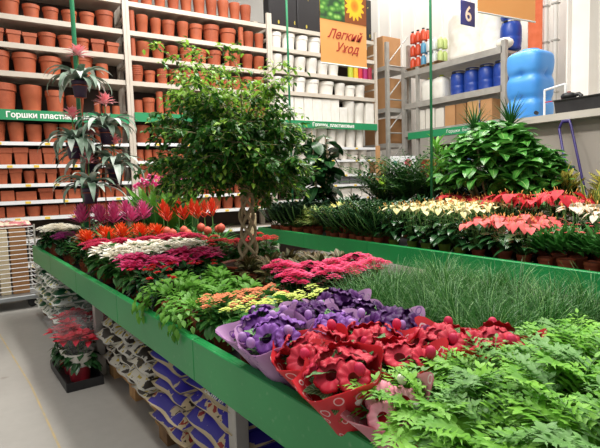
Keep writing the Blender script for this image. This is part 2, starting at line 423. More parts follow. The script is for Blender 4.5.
row(MBY, 'third shelf above green strip', 3.865, [('cyl', .09, .32), ('tall', .23, .29), ('tall', .21, .28), ('tall', .22, .27), ('taper', .22, .27), ('rim', .24, .28), ('rim', .27, .29)], 2.52, 5.24, .05, TM, tn)
row(MBY, 'second shelf above green strip', 3.43, [('stack', .2, .29), ('rim', .18, .22), ('stack', .18, .28), ('rim', .22, .28), ('stack', .22, .3), ('rim', .24, .3)], 2.52, 5.24, .05, TM, tn)
row(MBY, 'first shelf above green strip', 2.88, [('cyl', .16, .24), ('rim', .2, .28), ('cyl', .12, .40), ('cyl', .11, .38), ('cyl', .12, .29), ('cyl', .16, .33), ('tall', .2, .34)], 2.52, 5.24, .025, TM, tn)
row(MBY, 'first shelf below green strip', 2.36, [('tall', .26, .32), ('taper', .36, .33), ('taper', .3, .32)], 2.54, 5.24, .10, TM, tn)
row(MBY, 'second shelf below green strip', 2.04, [('cyl', .13, .20)], 2.52, 5.24, .012, TM, tn)
row(MBY, 'third shelf below green strip', 1.72, [('square', .2, .24), ('box', .32, .24)], 2.52, 5.24, .04, TM, tn)
row(MBY, 'fourth shelf below green strip', 1.40, [('cyl', .14, .26), ('tall', .18, .24)], 2.52, 5.24, .03, TM, tn)
row(MBY, 'fifth shelf below green strip', 1.10, [('tall', .22, .24)], 3.4, 5.24, .03, TM, tn)
WMs = [T['white']]; wn = 'white plastic pot'
row(WB, 'fourth shelf above green sign', 4.36, [('rim', .26, .33), ('rim', .29, .34), ('rim', .27, .33), ('rim', .3, .34)], 5.4, 8.1, .05, WMs, wn)
row(WB, 'third shelf above green sign', 3.915, [('tall', .26, .33), ('tall', .25, .34)], 5.4, 7.4, .04, WMs, wn)
cols = [('lime_bin', 'B7C23A', 'lime green pot'), ('yellow_bin', 'E0B82E', 'yellow pot'), ('red_bin', 'C7323A', 'red pot'), ('magenta_bin', 'A8246A', 'magenta pot'), ('crimson_bin', '9E1F3C', 'crimson pot')]
row(WB, 'third shelf above sign', 3.915, [('cyl', .12, .27, mat(a, b, .5), c) for a, b, c in cols], 7.42, 8.15, .018, WMs, wn)
row(WB, 'second shelf above green sign', 3.49, [('tall', .24, .29), ('tall', .24, .31), ('rim', .27, .31), ('rim', .33, .3), ('rim', .37, .3), ('tall', .24, .29), ('rim', .27, .25)], 5.4, 8.15, .03, WMs, wn)
row(WB, 'first shelf above green sign', 2.88, [('box', .22, .52), ('box', .23, .51), ('box', .22, .52), ('box', .21, .52), ('box', .23, .50), ('box', .22, .51), ('box', .21, .52), ('box', .2, .36), ('tall', .26, .52), ('tall', .26, .5)], 5.4, 8.15, .008, WMs, wn)
row(WB, 'first shelf below green sign', 2.34, [('tall', .27, .44), ('tall', .25, .44), ('tall', .20, .40)], 5.4, 8.12, .02, WMs, wn)
row(WB, 'second shelf below green sign', 2.06, [('tall', .22, .24), ('bowls', .30, .3)], 5.4, 8.12, .01, WMs, wn)
row(WB, 'third shelf below green sign', 1.73, [('stack', .25, .27), ('rim', .27, .27)], 5.4, 8.12, .02, WMs, wn)
row(WB, 'fourth shelf below green sign', 1.50, [('box', .26, .17)], 5.9, 8.12, .02, [mat('grey_basket', '6E6E76', .6, '82828A', 20)], 'grey plastic basket', nm='basket')
row(WB, 'fifth shelf below green sign', 1.2, [('box', .26, .2)], 6.2, 8.12, .04, [T['white']], 'white plastic tub', nm='tub')
# white cachepots seen between ficus and rubber plant, low
# black product sheets with yellow flowers on top of the white bay
m0 = NT('black_flower_print'); nn_ = m0.noise(7, 5); wv = m0.node('ShaderNodeTexVoronoi'); wv.inputs['Scale'].default_value = 5
tc = m0.node('ShaderNodeTexCoord'); mp = m0.node('ShaderNodeMapping'); mp.inputs['Scale'].default_value = (1.6, 1, .8); m0.link(tc.outputs['Object'], mp.inputs[0]); m0.link(mp.outputs[0], wv.inputs['Vector'])
fl = m0.math('MULTIPLY', m0.math('LESS_THAN', wv.outputs['Distance'], .2), m0.math('GREATER_THAN', nn_.outputs[0], .52))
m0.link(m0.mix(fl, rgb('1B181C'), rgb('B7A63A')), m0.b.inputs['Base Color']); m0.b.inputs['Roughness'].default_value = .4
for k in range(4):
    o = MB().bbox((0, 0, .48), (.68, .25, .96), .015).build('black_carton', m0.m); o.location = (5.72+k*.70, 9.25, 4.80)
    tag(o, f'black carton printed with yellow flowers on the top shelf, {ORD[k]} from left', 'carton', 'black cartons above the white pots')

# --- box rack beyond the pots: end frame facing the camera
def carton(d, loc, m, label, name='carton', tape=True, grp='cartons on the racks', rz=0):
    r = empty(name, loc, rz, label, 'box', grp)
    MB().bbox((0, 0, d[2]/2), d, .008).build('box_body', m, r)
    if tape: MB().box((0, 0, d[2]+.001), (d[0]*1.002, .05, .003)).build('packing_tape', T['rail'], r)
    return r
rt = empty('storage_rack', (8.92, 9.05, 0), 0, 'grey storage rack of cartons with braced end frame beside the white pots', 'shelving rack')
for sx in (-.36, .36):
    MB().box((sx, 0, 2.42), (.09, .07, 4.84)).build('upright', T['rackd'], rt)
    MB().box((sx, 2.6, 2.42), (.09, .07, 4.84)).build('upright', T['rackd'], rt)
z = .3; k = 0
while z < 4.6:
    MB().tube([(-.34, .0, z), (.34, .0, z)], .02).build('cross_bar', T['rackd'], rt)
    a, b2 = ((-.34, z+.05), (.34, z+.75)) if k % 2 == 0 else ((-.34, z+.05), (.34, z+.75))
    MB().tube([(a[0], 0, a[1]), (b2[0], 0, b2[1])], .016).build('brace', T['rackd'], rt)
    z += .8; k += 1
for z in (1.3, 2.45, 3.30, 4.30):
    s = MB().box((0, 1.3, z-.05), (.74, 2.6, .1)).build('shelf', T['rackd'], rt)
for i, (z, h) in enumerate(((1.3, .75), (2.45, .62), (3.30, .75))):
    carton((.56, .8, h), (8.92, 9.60, z), T['cardd'] if i % 2 else T['card'], f'brown carton behind the braced end frame, {["lowest","middle","upper"][i]} shelf')
carton((.60, .9, .75), (8.92, 9.7, 4.30), T['card'], 'large plywood-brown crate on top of the braced end-frame rack', 'crate')
carton((.60, .9, .7), (8.90, 10.9, 4.30), T['card'], 'tall brown crate behind the top crate on end-frame rack', 'crate')
carton((.55, .8, .6), (8.90, 10.8, 4.999), T['card'], 'brown crate stacked at the very top of the end-frame rack', 'crate')

# --- barrel rack
br = empty('barrel_rack', (9.0, 7.55, 0), 0, 'grey heavy rack holding blue barrels, canisters and cartons along right wall', 'shelving rack')
for yy in (-1.33, 1.42):
    MB().box((.04, yy, 2.13), (.09, .10, 4.26)).build('upright', T['rackd'], br)
    MB().box((1.1, yy, 2.13), (.09, .10, 4.26)).build('upright', T['rackd'], br)
MB().box((.04, .98, 2.1), (.07, .07, 4.2)).build('upright', T['rackd'], br)
for z in (4.14, 3.38, 2.72, 1.6, .5):
    s = MB().box((.58, .04, z-.075), (1.1, 2.68, .05)).build('shelf', T['rackd'], br)
    MB().box((.02, .04, z-.06), (.05, 2.68, .13)).build('beam', T['rackd'], s)
s = empty('shelf_sign', (8.985, 7.5, 2.60), 0, 'green shelf sign with small white lettering on the barrel rack', 'sign', 'green shelf signs')
MB().box((0, 0, 0), (.02, 2.6, .16)).build('panel', T['signg'], s)
text('Горшки  Балконные', .10, T['whitep'], s, loc=(-.012, .12, -.035), rot=(PI/2, 0, -PI/2), ext=.001)
MB().box((9.95, 7.5, 1.2), (.04, 2.6, 2.4)).build('back_panel', T['back'])
tag(bpy.context.scene.objects['back_panel.003'] if 'back_panel.003' in bpy.data.objects else bpy.data.objects['back_panel'], 'dark backing board low behind the barrel rack', 'panel')

def barrel_mesh():
    b = MB(); pr = [(.40, 0), (.47, .04), (.485, .10), (.47, .13), (.5, .30), (.5, .40), (.485, .42), (.5, .45), (.5, .62), (.49, .78), (.44, .88), (.40, .92), (.40, 1.0)]
    b.lathe(pr, 20, capt=True); return b.mesh('barrel_body', T['bluebar'])
bm_ = barrel_mesh()
def barrel(loc, w, h, label):
    r = empty('blue_barrel', loc, 0, label, 'barrel', 'blue barrels'); o = link('barrel_body', bm_, r); o.scale = (w, w, h)
    MB().lathe([(.42*w, .91*h), (.435*w, .92*h), (.435*w, .955*h), (.41*w, .96*h)], 20).build('clamp_ring', T['rackd'], r)
    MB().bbox((-.43*w, 0, .93*h), (.05, .09, .04), .008).build('ring_clasp', T['black'], r)
for k in range(4):
    barrel((9.36, 7.60-k*.37, 3.38), .35, .56, f'dark blue plastic barrel, {ORD[k]} from the left on the middle shelf of barrel rack')
barrel((9.55, 6.42, 4.14), .42, .62, 'dark blue barrel on top of barrel rack, partly behind orange banner, lower one')
barrel((9.55, 6.42, 4.765), .42, .62, 'dark blue barrel stacked on another at rack top behind orange banner')
# white canister bundles
jm = mat('white_shrink_wrap', 'EDEBE2', .35, 'F6F4EC', 5)
def canisters(loc, rz, label):
    r = empty('canister_bundle', loc, rz, label, 'canisters', 'white canister bundles')
    for k in range(2):
        b = MB(); b.lathe([(.15, 0), (.17, .03), (.165, .1), (.175, .13), (.165, .2), (.175, .24), (.165, .31), (.175, .35), (.16, .47), (.07, .52)], 20, (0, -.17+k*.35, 0), sq=.8, capt=True)
        c = b.build('canister', jm, r, True)
        MB().lathe([(.05, .52), (.05, .56), (.0, .56)], 12, (0, -.17+k*.35, 0)).build('cap', mat('lime_cap', 'C3D64A', .5), c)
canisters((9.3, 8.20, 3.38), 0, 'white ribbed canisters with lime caps left of the blue barrels')
# cartons on lower shelf
pm = NT('printed_white_carton'); vz = pm.node('ShaderNodeTexBrick'); vz.inputs['Scale'].default_value = 5; vz.inputs['Color1'].default_value = rgb('E8E6DE'); vz.inputs['Color2'].default_value = rgb('4F74B0'); vz.inputs['Mortar'].default_value = rgb('C49A66')
tc = pm.node('ShaderNodeTexCoord'); mp = pm.node('ShaderNodeMapping'); mp.inputs['Rotation'].default_value = (PI/2, 0, PI/2); pm.link(tc.outputs['Object'], mp.inputs[0]); pm.link(mp.outputs[0], vz.inputs['Vector']); pm.link(vz.outputs[0], pm.b.inputs['Base Color'])
wcard = mat('white_carton', 'DAD6CC', .7, 'E2DED5', 3)
yy = 8.62
for i, (wd, h, mt, nm) in enumerate(((.26, .46, wcard, 'white'), (.26, .47, wcard, 'off-white'), (.24, .44, wcard, 'pale'), (.28, .46, T['card'], 'brown'), (.26, .46, T['cardd'], 'dark brown'), (.30, .47, pm.m, 'white-and-blue printed'), (.28, .46, T['card'], 'plain brown'))):
    carton((.5, wd, h), (9.33, yy-wd/2, 2.72), mt, f'{nm} carton, {ORD[i]} from the left above the barrel rack green sign', tape=False); yy -= wd+.035
# things in the dim bay below the sign
for i, (y, c, nm) in enumerate(((8.5, 'A83A30', 'red'), (8.2, 'C98A2E', 'amber'), (7.8, '8A8F96', 'grey'), (7.3, '3F5F8E', 'blue'), (6.9, '9A9A94', 'pale grey'))):
    carton((.4, .3, .42), (9.35, y, 1.6), mat(nm+'_carton', c, .6), f'{nm} carton in the dim bay under the barrel rack sign', tape=False)
# bottle packs on a small pallet, top shelf
p = empty('pallet', (9.36, 8.42, 4.14), 0, 'small wooden pallet of bottles on barrel rack top', 'pallet', 'wooden pallets')
for k in range(5): MB().box((0, -.44+k*.22, .085), (.6, .15, .02)).build('board', T['woodd'], p)
for k in (-.22, .22): MB().box((k, 0, .037), (.08, 1.0, .074)).build('runner', T['woodd'], p)
bott = MB().lathe([(.06, 0), (.065, .02), (.065, .2), (.03, .26), (.03, .29)], 12, capt=True).mesh('bottle_body', mat('clear_grey_bottle', 'B9BFC4', .25))
cps = [('orange', mat('orange_canister', 'D9502C', .4)), ('blue', mat('light_blue_canister', '5A9CC0', .4)), ('pale', mat('pale_canister', 'D6DADA', .35)), ('lime', mat('lime_canister', 'C5D68A', .4))]
for ci in range(6):
    for lv in range(3):
        nm, mt = cps[(0, 0, 1, 2, 2, 3)[ci]] if lv < 2 else cps[(0, 0, 0, 3, 2, 3)[ci]]
        if lv == 2 and ci > 2: continue
        r = empty('bottle_pack', (9.32, 8.86-ci*.17, 4.236+lv*.30), 0, f'{nm} bottle pack on small pallet, {ORD[ci]} column from left, {["bottom","middle","top"][lv]} layer', 'bottle', 'bottle packs on barrel rack top')
        for a in range(2):
            b = MB(); b.lathe([(.062, 0), (.066, .02), (.066, .19), (.03, .25)], 12, (-.08+a*.15, 0, 0), capt=True)
            q = b.build('bottle', mt, r, True)
            MB().lathe([(.032, .25), (.032, .285), (0, .285)], 10, (-.08+a*.15, 0, 0)).build('cap', T['black'] if lv == 2 else T['rail'], q)
# white wrapped rolls
wr = mat('white_foam_roll', 'EFEADC', .6, 'FBF8F0', 6, bump=.6)
for i, (y, x, r_, h, lab) in enumerate(((7.48, 9.55, .42, 1.05, 'crumpled white wrapped bale on barrel rack top beside bottle packs'), (6.98, 9.75, .34, 1.15, 'tall white foam roll behind the blue number six sign'))):
    b = MB()
    def wob(t, rr, z, j, i=i): return rr*(1+.035*math.sin(5*t+j*1.3+i)+.03*math.sin(11*t-j*2)), z
    pr = [(r_*.93, 0)]+[(r_*(1+.02*((k % 2)*2-1)*(1-i)), h*k/9) for k in range(1, 9)]+[(r_*.92, h), (r_*.5, h+.01)]
    b.lathe(pr, 30, wob=wob, capt=True); o = b.build('wrapped_roll', wr, None, True); o.location = (x, y, 4.14)
    o.scale = (1, 1, 1); tag(o, lab, 'roll', 'white wrapped rolls')
b = MB(); b.ball((0, 0, .1), .17, n=12, m=7, sz=.6)
o = b.build('crumpled_plastic', wr, None, True); o.location = (9.2, 6.32, 4.14); tag(o, 'crumpled white plastic film at the near end of barrel rack top', 'plastic film')

# --- light blue water tank on the ledge
def tank():
    t = NT('light_blue_tank_plastic'); n = t.noise(2, 2); t.link(t.ramp(n.outputs[0], [(.3, '3F8FE0'), (.7, '57A4EE')]).outputs[0], t.b.inputs['Base Color'])
    t.b.inputs['Roughness'].default_value = .38
    b = MB(); N = 64; J = 40; H_ = 1.08; W_ = .30; D_ = .29; vs = []; uv = []
    for j in range(J+1):
        z = j/J
        for k in range(N):
            a = 2*PI*k/N; p_ = 4.
            cx_, sy_ = math.cos(a), math.sin(a)
            r = (abs(cx_)**p_+abs(sy_)**p_)**(-1/p_)
            e = 1
            if z < .05: e = .93+.07*z/.05
            if z > .93: e = 1-.28*((z-.93)/.07)**2
            g = 0
            for q in (.30, .64):
                dz = (z-q)/.045
                g += .14*math.exp(-dz*dz)*(.45+.55*abs(math.cos(2*a))**2)
            for q in (.30, .64): # oval dimples on faces
                g += .07*math.exp(-((z-q-.02)/.05)**2-((abs((a % (PI/2))-0)/.25))**2)
            g += .018*math.cos(z*2*PI*3)
            e -= g
            vs.append((cx_*r*W_*e, sy_*r*D_*e, z*H_))
    fs = []
    for j in range(J):
        for k in range(N):
            l = (k+1) % N; fs.append((j*N+k, j*N+l, (j+1)*N+l, (j+1)*N+k))
    fs.append(tuple(range(N-1, -1, -1))); fs.append(tuple(range(J*N, J*N+N)))
    b.add(vs, fs)
    r = empty('water_tank', (7.66, 4.80, 2.46), 0, 'tall light blue ribbed plastic water tank standing on the ledge', 'tank')
    b.build('tank_body', t.m, r, True)
    MB().lathe([(.12, 1.07), (.13, 1.08), (.13, 1.12), (.0, 1.13)], 20).build('screw_lid', t.m, r, True)
    MB().tube([(-.30, -.30, .07), (-.37, -.33, .07)], .03, 10).build('outlet', T['black'], r)
tank()
# white rail frame, black trough, tools on the ledge
r = empty('rail_frame', (7.4, 4.40, 2.46), 0, 'small white metal frame on ledge right of the blue tank', 'frame')
MB().tube([(0, 0, 0), (0, 0, .40)], .018).build('post', T['rail'], r); MB().tube([(0, 0, .40), (.0, -.32, .44)], .018).build('top_rail', T['rail'], r)
MB().tube([(.0, -.32, 0), (0, -.32, .44)], .018).build('post', T['rail'], r); MB().box((0, -.16, .22), (.01, .3, .015)).build('cross_rail', T['redbag'], r)
r = empty('trough', (7.45, 3.85, 2.46), 0, 'long black planter trough lying on the ledge', 'planter')
MB().box((0, 0, .10), (.25, .66, .2), taper=1.08).build('trough_body', T['black'], r)
MB().box((0, 0, .207), (.30, .74, .015)).build('rim', T['black'], r)
r = empty('hose_reel', (7.45, 4.06, 2.675), 0, 'black reel with red hub lying on the trough', 'tool')
MB().lathe([(.05, 0), (.10, .02), (.105, .06), (.08, .09), (.05, .10)], 18, capt=True).build('reel', T['black'], r, True)
MB().lathe([(.03, .1), (.03, .115), (0, .115)], 12).build('hub', T['redbag'], r); MB().tube([(0, 0, .05), (.0, -.15, .06), (0, -.19, .02)], .03, 8).build('handle', T['black'], r)
r = carton((.2, .2, .12), (7.4, 3.36, 2.46), T['card'], 'small open cardboard box at ledge end beside trough', 'box')
r = empty('motor', (7.46, 3.36, 2.62), 0, 'dark round motor unit behind the cardboard box', 'tool')
b = MB(); b.lathe([(.06, 0), (.09, .03), (.1, .1), (.1, .2), (.07, .25), (.03, .27)], 16, capt=True); b.build('housing', T['black'], r, True)
MB().box((0, -.12, .03), (.12, .1, .1)).build('bracket', mat('orange_bracket', 'C8643A', .5), r)
# sack truck leaning on the wall
r = empty('hand_truck', (7.12, 3.9, 1.0), 0, 'dark purple tubular trolley handle against the grey wall', 'hand truck')
hm = mat('dark_violet_paint', '2E2460', .4, '382C70')
MB().tube([(0, .11, 1.28), (.03, .08, 1.34), (.03, -.02, 1.34), (0, -.06, 1.30), (-.12, -.42, .5), (-.15, -.62, .0)], .017, 8).build('handle_loop', hm, r, True)
MB().tube([(0, .11, 1.28), (-.08, -.18, .5), (-.10, -.38, .0)], .017, 8).build('frame_tube', hm, r, True)
for a, b_ in (((-.03, .06, 1.0), (-.15, .22, .62)), ((-.06, -.15, .95), (-.15, .0, .7))):
    MB().tube([a, ((a[0]+b_[0])/2, (a[1]+b_[1])/2+.05, (a[2]+b_[2])/2+.06), b_], .013, 8).build('strut', hm, r, True)
MB().box((-.16, -.18, .0), (.22, .4, .015)).build('toe_plate', hm, r)
for yy in (-.38, .02): MB().lathe([(.04, -.02), (.1, -.02), (.11, 0), (.1, .02), (.04, .02)], 16, capt=True).build('wheel', T['black'], r, True).matrix_local = Matrix.Translation((-.12, yy, -.0)) @ Matrix.Rotation(PI/2, 4, 'X')
r.location.z = .11+.0
for ch in r.children: pass
r.scale = (1, 1, 1.66)
# column, pipes, orange panel
cm = mat('white_painted_steel', 'EFEBE4', .5, 'F4F1EC', 2)
m = MB(); m.box((9.9, 5.15, 4.5), (.10, .40, 9)); m.box((9.9, 4.95, 4.5), (.34, .03, 9)); m.box((9.9, 5.35, 4.5), (.34, .03, 9))
tag(m.build('trim_3', cm), kind='structure')
for i, yy in enumerate((5.62, 5.82)):
    r = empty('wall_pipe', (9.8, yy, 0), 0, f'white vertical pipe beside steel column, {["nearer column","further from column"][i]}', 'pipe', 'white wall pipes')
    MB().tube([(0, 0, 2.4), (0, 0, 8.8)], .045, 10).build('pipe', cm, r, True)
    for z in (3.2, 4.2, 4.9, 5.6): MB().box((0, 0, z), (.12, .12, .03)).build('clamp', T['rackd'], r)
r = empty('cable_conduit', (10.8, 4.2, 0), 0, 'thin white conduit along the white wall above the ledge', 'pipe')
MB().tube([(0, 1.6, 2.95), (0, .9, 3.1), (0, -1.6, 3.05)], .02, 8).build('conduit', cm, r, True)
MB().tube([(0, .4, 2.5), (0, .4, 8)], .02, 8).build('conduit', cm, r, True)
o = MB().bbox((0, 0, 0), (.04, .30, 2.4), .01).build('wall_banner', mat('orange_red_panel', 'D9673A', .5, 'E2744A')); o.location = (9.7, 5.98, 5.15)
tag(o, 'orange-red panel hanging beside white pipes above the blue tank', 'panel')

# --- poster board between racks and sack pile
r = empty('poster_board', (8.3, 8.3, .12), -.35, 'white information poster with pink marks beside the rack end frame', 'poster')
MB().bbox((0, 0, 1.35), (.62, .03, 1.25), .005).build('board', T['rail'], r)
pk = mat('pink_print', 'C94A64', .6)
MB().lathe([(.09, 0), (.09, .004)], 20, capt=True).build('round_mark', pk, r).matrix_local = Matrix.Translation((.12, -.017, 1.82)) @ Matrix.Rotation(PI/2, 4, 'X')
MB().box((.12, -.018, 1.55), (.17, .004, .13)).build('square_mark', pk, r)
MB().box((-.10, -.018, 1.82), (.22, .004, .05)).build('heading', T['rackd'], r)
MB().lathe([(.05, 0), (.05, .004)], 16, capt=True).build('logo_mark', mat('teal_print', '3F8FA0', .6), r).matrix_local = Matrix.Translation((-.2, -.017, 1.82)) @ Matrix.Rotation(PI/2, 4, 'X')
for yy in (-.22, .22): MB().box((yy, .03, .66), (.03, .03, 1.32)).build('leg', T['rackd'], r)
for i in range(4):
    b = MB(); b.bbox((0, 0, .06), (.62, .42, .12), .05); o = b.build('white_sack', jm, None, True); o.location = (8.0+.03*(i % 2), 7.6, .9+i*.125); tag(o, f'white sack in the pile left of the palms, {["lowest","second","third","topmost"][i]} layer', 'sack', 'white sacks beside palms')
o = MB().bbox((0, 0, .44), (.8, .6, .88), .01).build('crate', T['cardd']); o.location = (8.05, 7.6, 0); tag(o, 'brown crate under the white sacks left of the palms', 'crate')
r = empty('lime_jacket', (7.30, 7.9, 1.27), .2, 'lime green cloth hanging between white pots and poster', 'cloth')
b = MB(); b.lathe([(.10, 0), (.13, .1), (.11, .3), (.13, .45), (.08, .6), (.03, .66)], 14, wob=lambda t, rr, z, j: (rr*(1+.2*math.sin(3*t+j)), z), capt=True); b.build('cloth', mat('lime_cloth', 'A6E02E', .7, 'B6EC44'), r, True); r.scale = (.62, .62, .62)
r = empty('wooden_post', (7.34, 7.93, 0), 0, 'slim wooden post holding the lime cloth', 'post'); MB().box((0, .15, 1.15), (.07, .07, 2.3)).build('shaft', T['card'], r)

# --- hanging banners
ob = mat('orange_banner_cloth', 'EBA35C', .7, 'F0AE6A', 1.2)
def photo_top():
    t = NT('flower_photo_print'); u, v, uvv = t.uv(); n = t.node('ShaderNodeTexVoronoi'); n.inputs['Scale'].default_value = 9; t.link(uvv, n.inputs['Vector'])
    g = t.ramp(n.outputs['Distance'], [(.1, '9FD06A'), (.45, '4C8A36'), (.8, '2C4A30')]).outputs[0]
    du = t.math('SUBTRACT', u, .74); dv = t.math('MULTIPLY', t.math('SUBTRACT', v, .42), .62)
    d = t.math('SQRT', t.math('ADD', t.math('MULTIPLY', du, du), t.math('MULTIPLY', dv, dv)))
    ang = t.math('SINE', t.math('MULTIPLY', t.math('ARCTAN2', dv, du), 14))
    rr = t.math('ADD', .19, t.math('MULTIPLY', ang, .03))
    fc = t.ramp(t.math('DIVIDE', d, .24), [(.0, 'D0701A'), (.28, 'E8921E'), (.45, 'F6C72E'), (1, 'F2B428')]).outputs[0]
    right = t.mix(t.math('GREATER_THAN', u, .52), g, rgb('8A4A22'))
    t.link(t.mix(t.math('LESS_THAN', d, rr), right, fc), t.b.inputs['Base Color']); t.b.inputs['Roughness'].default_value = .5
    return t.m
r = empty('hanging_banner', (4.815, 6.0, 3.30), 0, 'orange hanging banner with a flower photo and red handwriting', 'banner')
MB().box((0, 0, .42), (.87, .008, .84)).build('banner_cloth', ob, r)
MB().box((0, -.002, .64+.30), (.87, .012, .62)).build('flower_photo', photo_top(), r)
redp = mat('dark_red_print', 'B03428', .6)
text('Легкий', .185, redp, r, loc=(-.0, -.008, .375), shear=.45, ext=.001, align='CENTER', bold=.002)
text('Уход', .185, redp, r, loc=(.04, -.008, .19), shear=.45, ext=.001, align='CENTER', bold=.002)
MB().tube([(-.44, 0, 0), (.44, 0, 0)], .012, 8).build('bottom_rod', T['rail'], r)
MB().tube([(-.44, 0, 1.26), (.44, 0, 1.26)], .012, 8).build('top_rod', T['rail'], r)
for sx in (-.4, .4): MB().tube([(sx, 0, 1.26), (sx, 0, 5.0)], .003, 4).build('wire', T['rackd'], r)
r = empty('hanging_banner', (5.27, 3.59, 3.394), -.10, 'plain orange hanging banner edge at the top right beside number six', 'banner')
MB().box((0, 0, .5), (.94, .008, 1.0)).build('banner_cloth', ob, r)
MB().tube([(-.475, 0, 0), (.475, 0, 0)], .010, 8).build('bottom_rod', T['rail'], r)
for sx in (-.28, .28): MB().tube([(sx, 0, 1.0), (sx, 0, 4.6)], .003, 4).build('wire', T['rackd'], r)
r = empty('number_sign', (4.92, 3.86, 3.317), 0, 'dark blue hanging aisle sign with white number 6', 'sign')
MB().bbox((0, 0, .14), (.25, .012, .27), .004).build('sign_panel', mat('navy_sign', '1F3A8A', .4, '25429A'), r)
text('6', .24, T['whitep'], r, loc=(0, -.009, .055), ext=.001, align='CENTER', bold=.003)
for sx in (-.05, .05): MB().tube([(sx, 0, .275), (sx, 0, 4.4)], .003, 4).build('wire', T['rackd'], r)

TZ = .80
def ex(y): return .905-.0410*(y-.5)          # x of the front table's board
def ex2(y): return 3.69+.0215*y              # x of the far table's board
def table(name, label, A, B, width, seg, feet):
    d = Vector((B[0]-A[0], B[1]-A[1], 0)); L = d.length; rz = math.atan2(d.y, d.x)-PI/2
    t = empty(name, (A[0], A[1], 0), rz, label, 'display table', 'green-edged plant tables')
    tp = MB().box((width/2, L/2, TZ-.03), (width, L, .04)).build('table_top', T['black'], t)
    n = max(1, round(L/seg)); s = L/n
    for k in range(n):
        m = MB(); m.bbox((-.012, s*(k+.5), TZ-.02), (.022, s-.004, .20), .004); m.box((.004, s*(k+.5), TZ+.078), (.03, s-.004, .006))
        m.build('fascia_panel', T['green'], t)
    for sx, nm in ((width+.012, 1),):
        for k in range(n):
            MB().bbox((sx, s*(k+.5), TZ-.02), (.022, s-.004, .20), .004).build('fascia_panel', T['green'], t)
    for yy in (-.012, L+.012): MB().bbox((width/2, yy, TZ-.02), (width+.04, .022, .20), .004).build('fascia_panel', T['green'], t)
    for yy in feet:
        for xx in (.09, width-.09):
            MB().bbox((xx, yy, (TZ-.05)/2), (.07, .07, TZ-.05), .005).build('leg', T['rackd'], t)
    return t
table('display_table', 'long green-edged plant table in the foreground, running from camera to pot racks', (ex(-.3), -.3), (ex(7.15), 7.15), 1.62, 1.3, (.3, 2.28, 4.75, 7.2))
table('display_table', 'green-edged plant table further back, with anthuriums along its edge', (ex2(.3), .3), (ex2(7.05), 7.05), 2.3, 1.3, (.3, 2.4, 4.6, 6.6))
o = MB().bbox((0, 0, .55), (.10, .10, 1.1), .01).build('wooden_post', mat('pale_wood', 'CDB58E', .7, 'D8C29C', 8)); o.location = (3.80, 7.20, 0)
tag(o, 'short pale wooden post at the far end of the far table', 'post')
# green poles rising from the tables
def gpole(x, y, z0, label, r=.017):
    o = MB().tube([(0, 0, 0), (0, 0, 7-z0)], r, 8).build('support_pole', T['pole'], None, True); o.location = (x, y, z0); tag(o, label, 'pole', 'green support poles')
gpole(4.20, 6.60, TZ, 'thin green vertical pole in front of the white pots')
gpole(5.0, 4.49, TZ, 'thin green vertical pole in front of the barrel rack')
gpole(1.075, 6.05, TZ, 'thin green vertical pole carrying the pink bromeliad tower', .024)

# --- pallets, sacks, poinsettia crates under the front table
def pallet(loc, sx, sy, rz, label, m):
    p = empty('pallet', loc, rz, label, 'pallet', 'wooden pallets')
    for k in range(6): MB().box((sx/2, sy*(k+.5)/6, .132), (sx, sy/6-.03, .02)).build('top_board', m, p)
    for k in range(3): MB().box((.05+k*(sx-.1)/2, sy/2, .112), (.1, sy, .02)).build('stringer', m, p)
    for a in range(3):
        for b in range(3): MB().box((.06+a*(sx-.12)/2, .07+b*(sy-.14)/2, .051), (.1, .14, .102)).build('block', m, p)
    return p
TH = math.radians(2.4)
def sackmat(name, base, band, spots, accent, thr=.52, sc_=7):
    t = NT(name); tc = t.node('ShaderNodeTexCoord'); n = t.node('ShaderNodeTexNoise'); n.inputs['Scale'].default_value = sc_; n.inputs['Detail'].default_value = 4
    oi = t.node('ShaderNodeObjectInfo'); ad = t.node('ShaderNodeVectorMath', operation='ADD'); t.link(tc.outputs['Object'], ad.inputs[0]); t.link(oi.outputs['Random'], ad.inputs[1]); t.link(ad.outputs[0], n.inputs['Vector'])
    x = t.node('ShaderNodeSeparateXYZ'); t.link(tc.outputs['Object'], x.inputs[0])
    c = t.mix(t.math('GREATER_THAN', n.outputs[0], thr), rgb(base), rgb(band))
    n2 = t.node('ShaderNodeTexNoise'); n2.inputs['Scale'].default_value = 16; t.link(ad.outputs[0], n2.inputs['Vector'])
    inb = t.math('GREATER_THAN', n.outputs[0], thr+.02)
    c = t.mix(t.math('MULTIPLY', inb, t.math('GREATER_THAN', n2.outputs[0], .58)), c, rgb(spots))
    c = t.mix(t.math('MULTIPLY', inb, t.math('LESS_THAN', n2.outputs[0], .38)), c, rgb(accent))
    # pale seam
    zf = t.math('LESS_THAN', t.math('ABSOLUTE', t.math('SUBTRACT', x.outputs[2], .045)), .008)
    c = t.mix(zf, c, rgb(band))
    t.link(c, t.b.inputs['Base Color']); t.b.inputs['Roughness'].default_value = .38
    return t.m
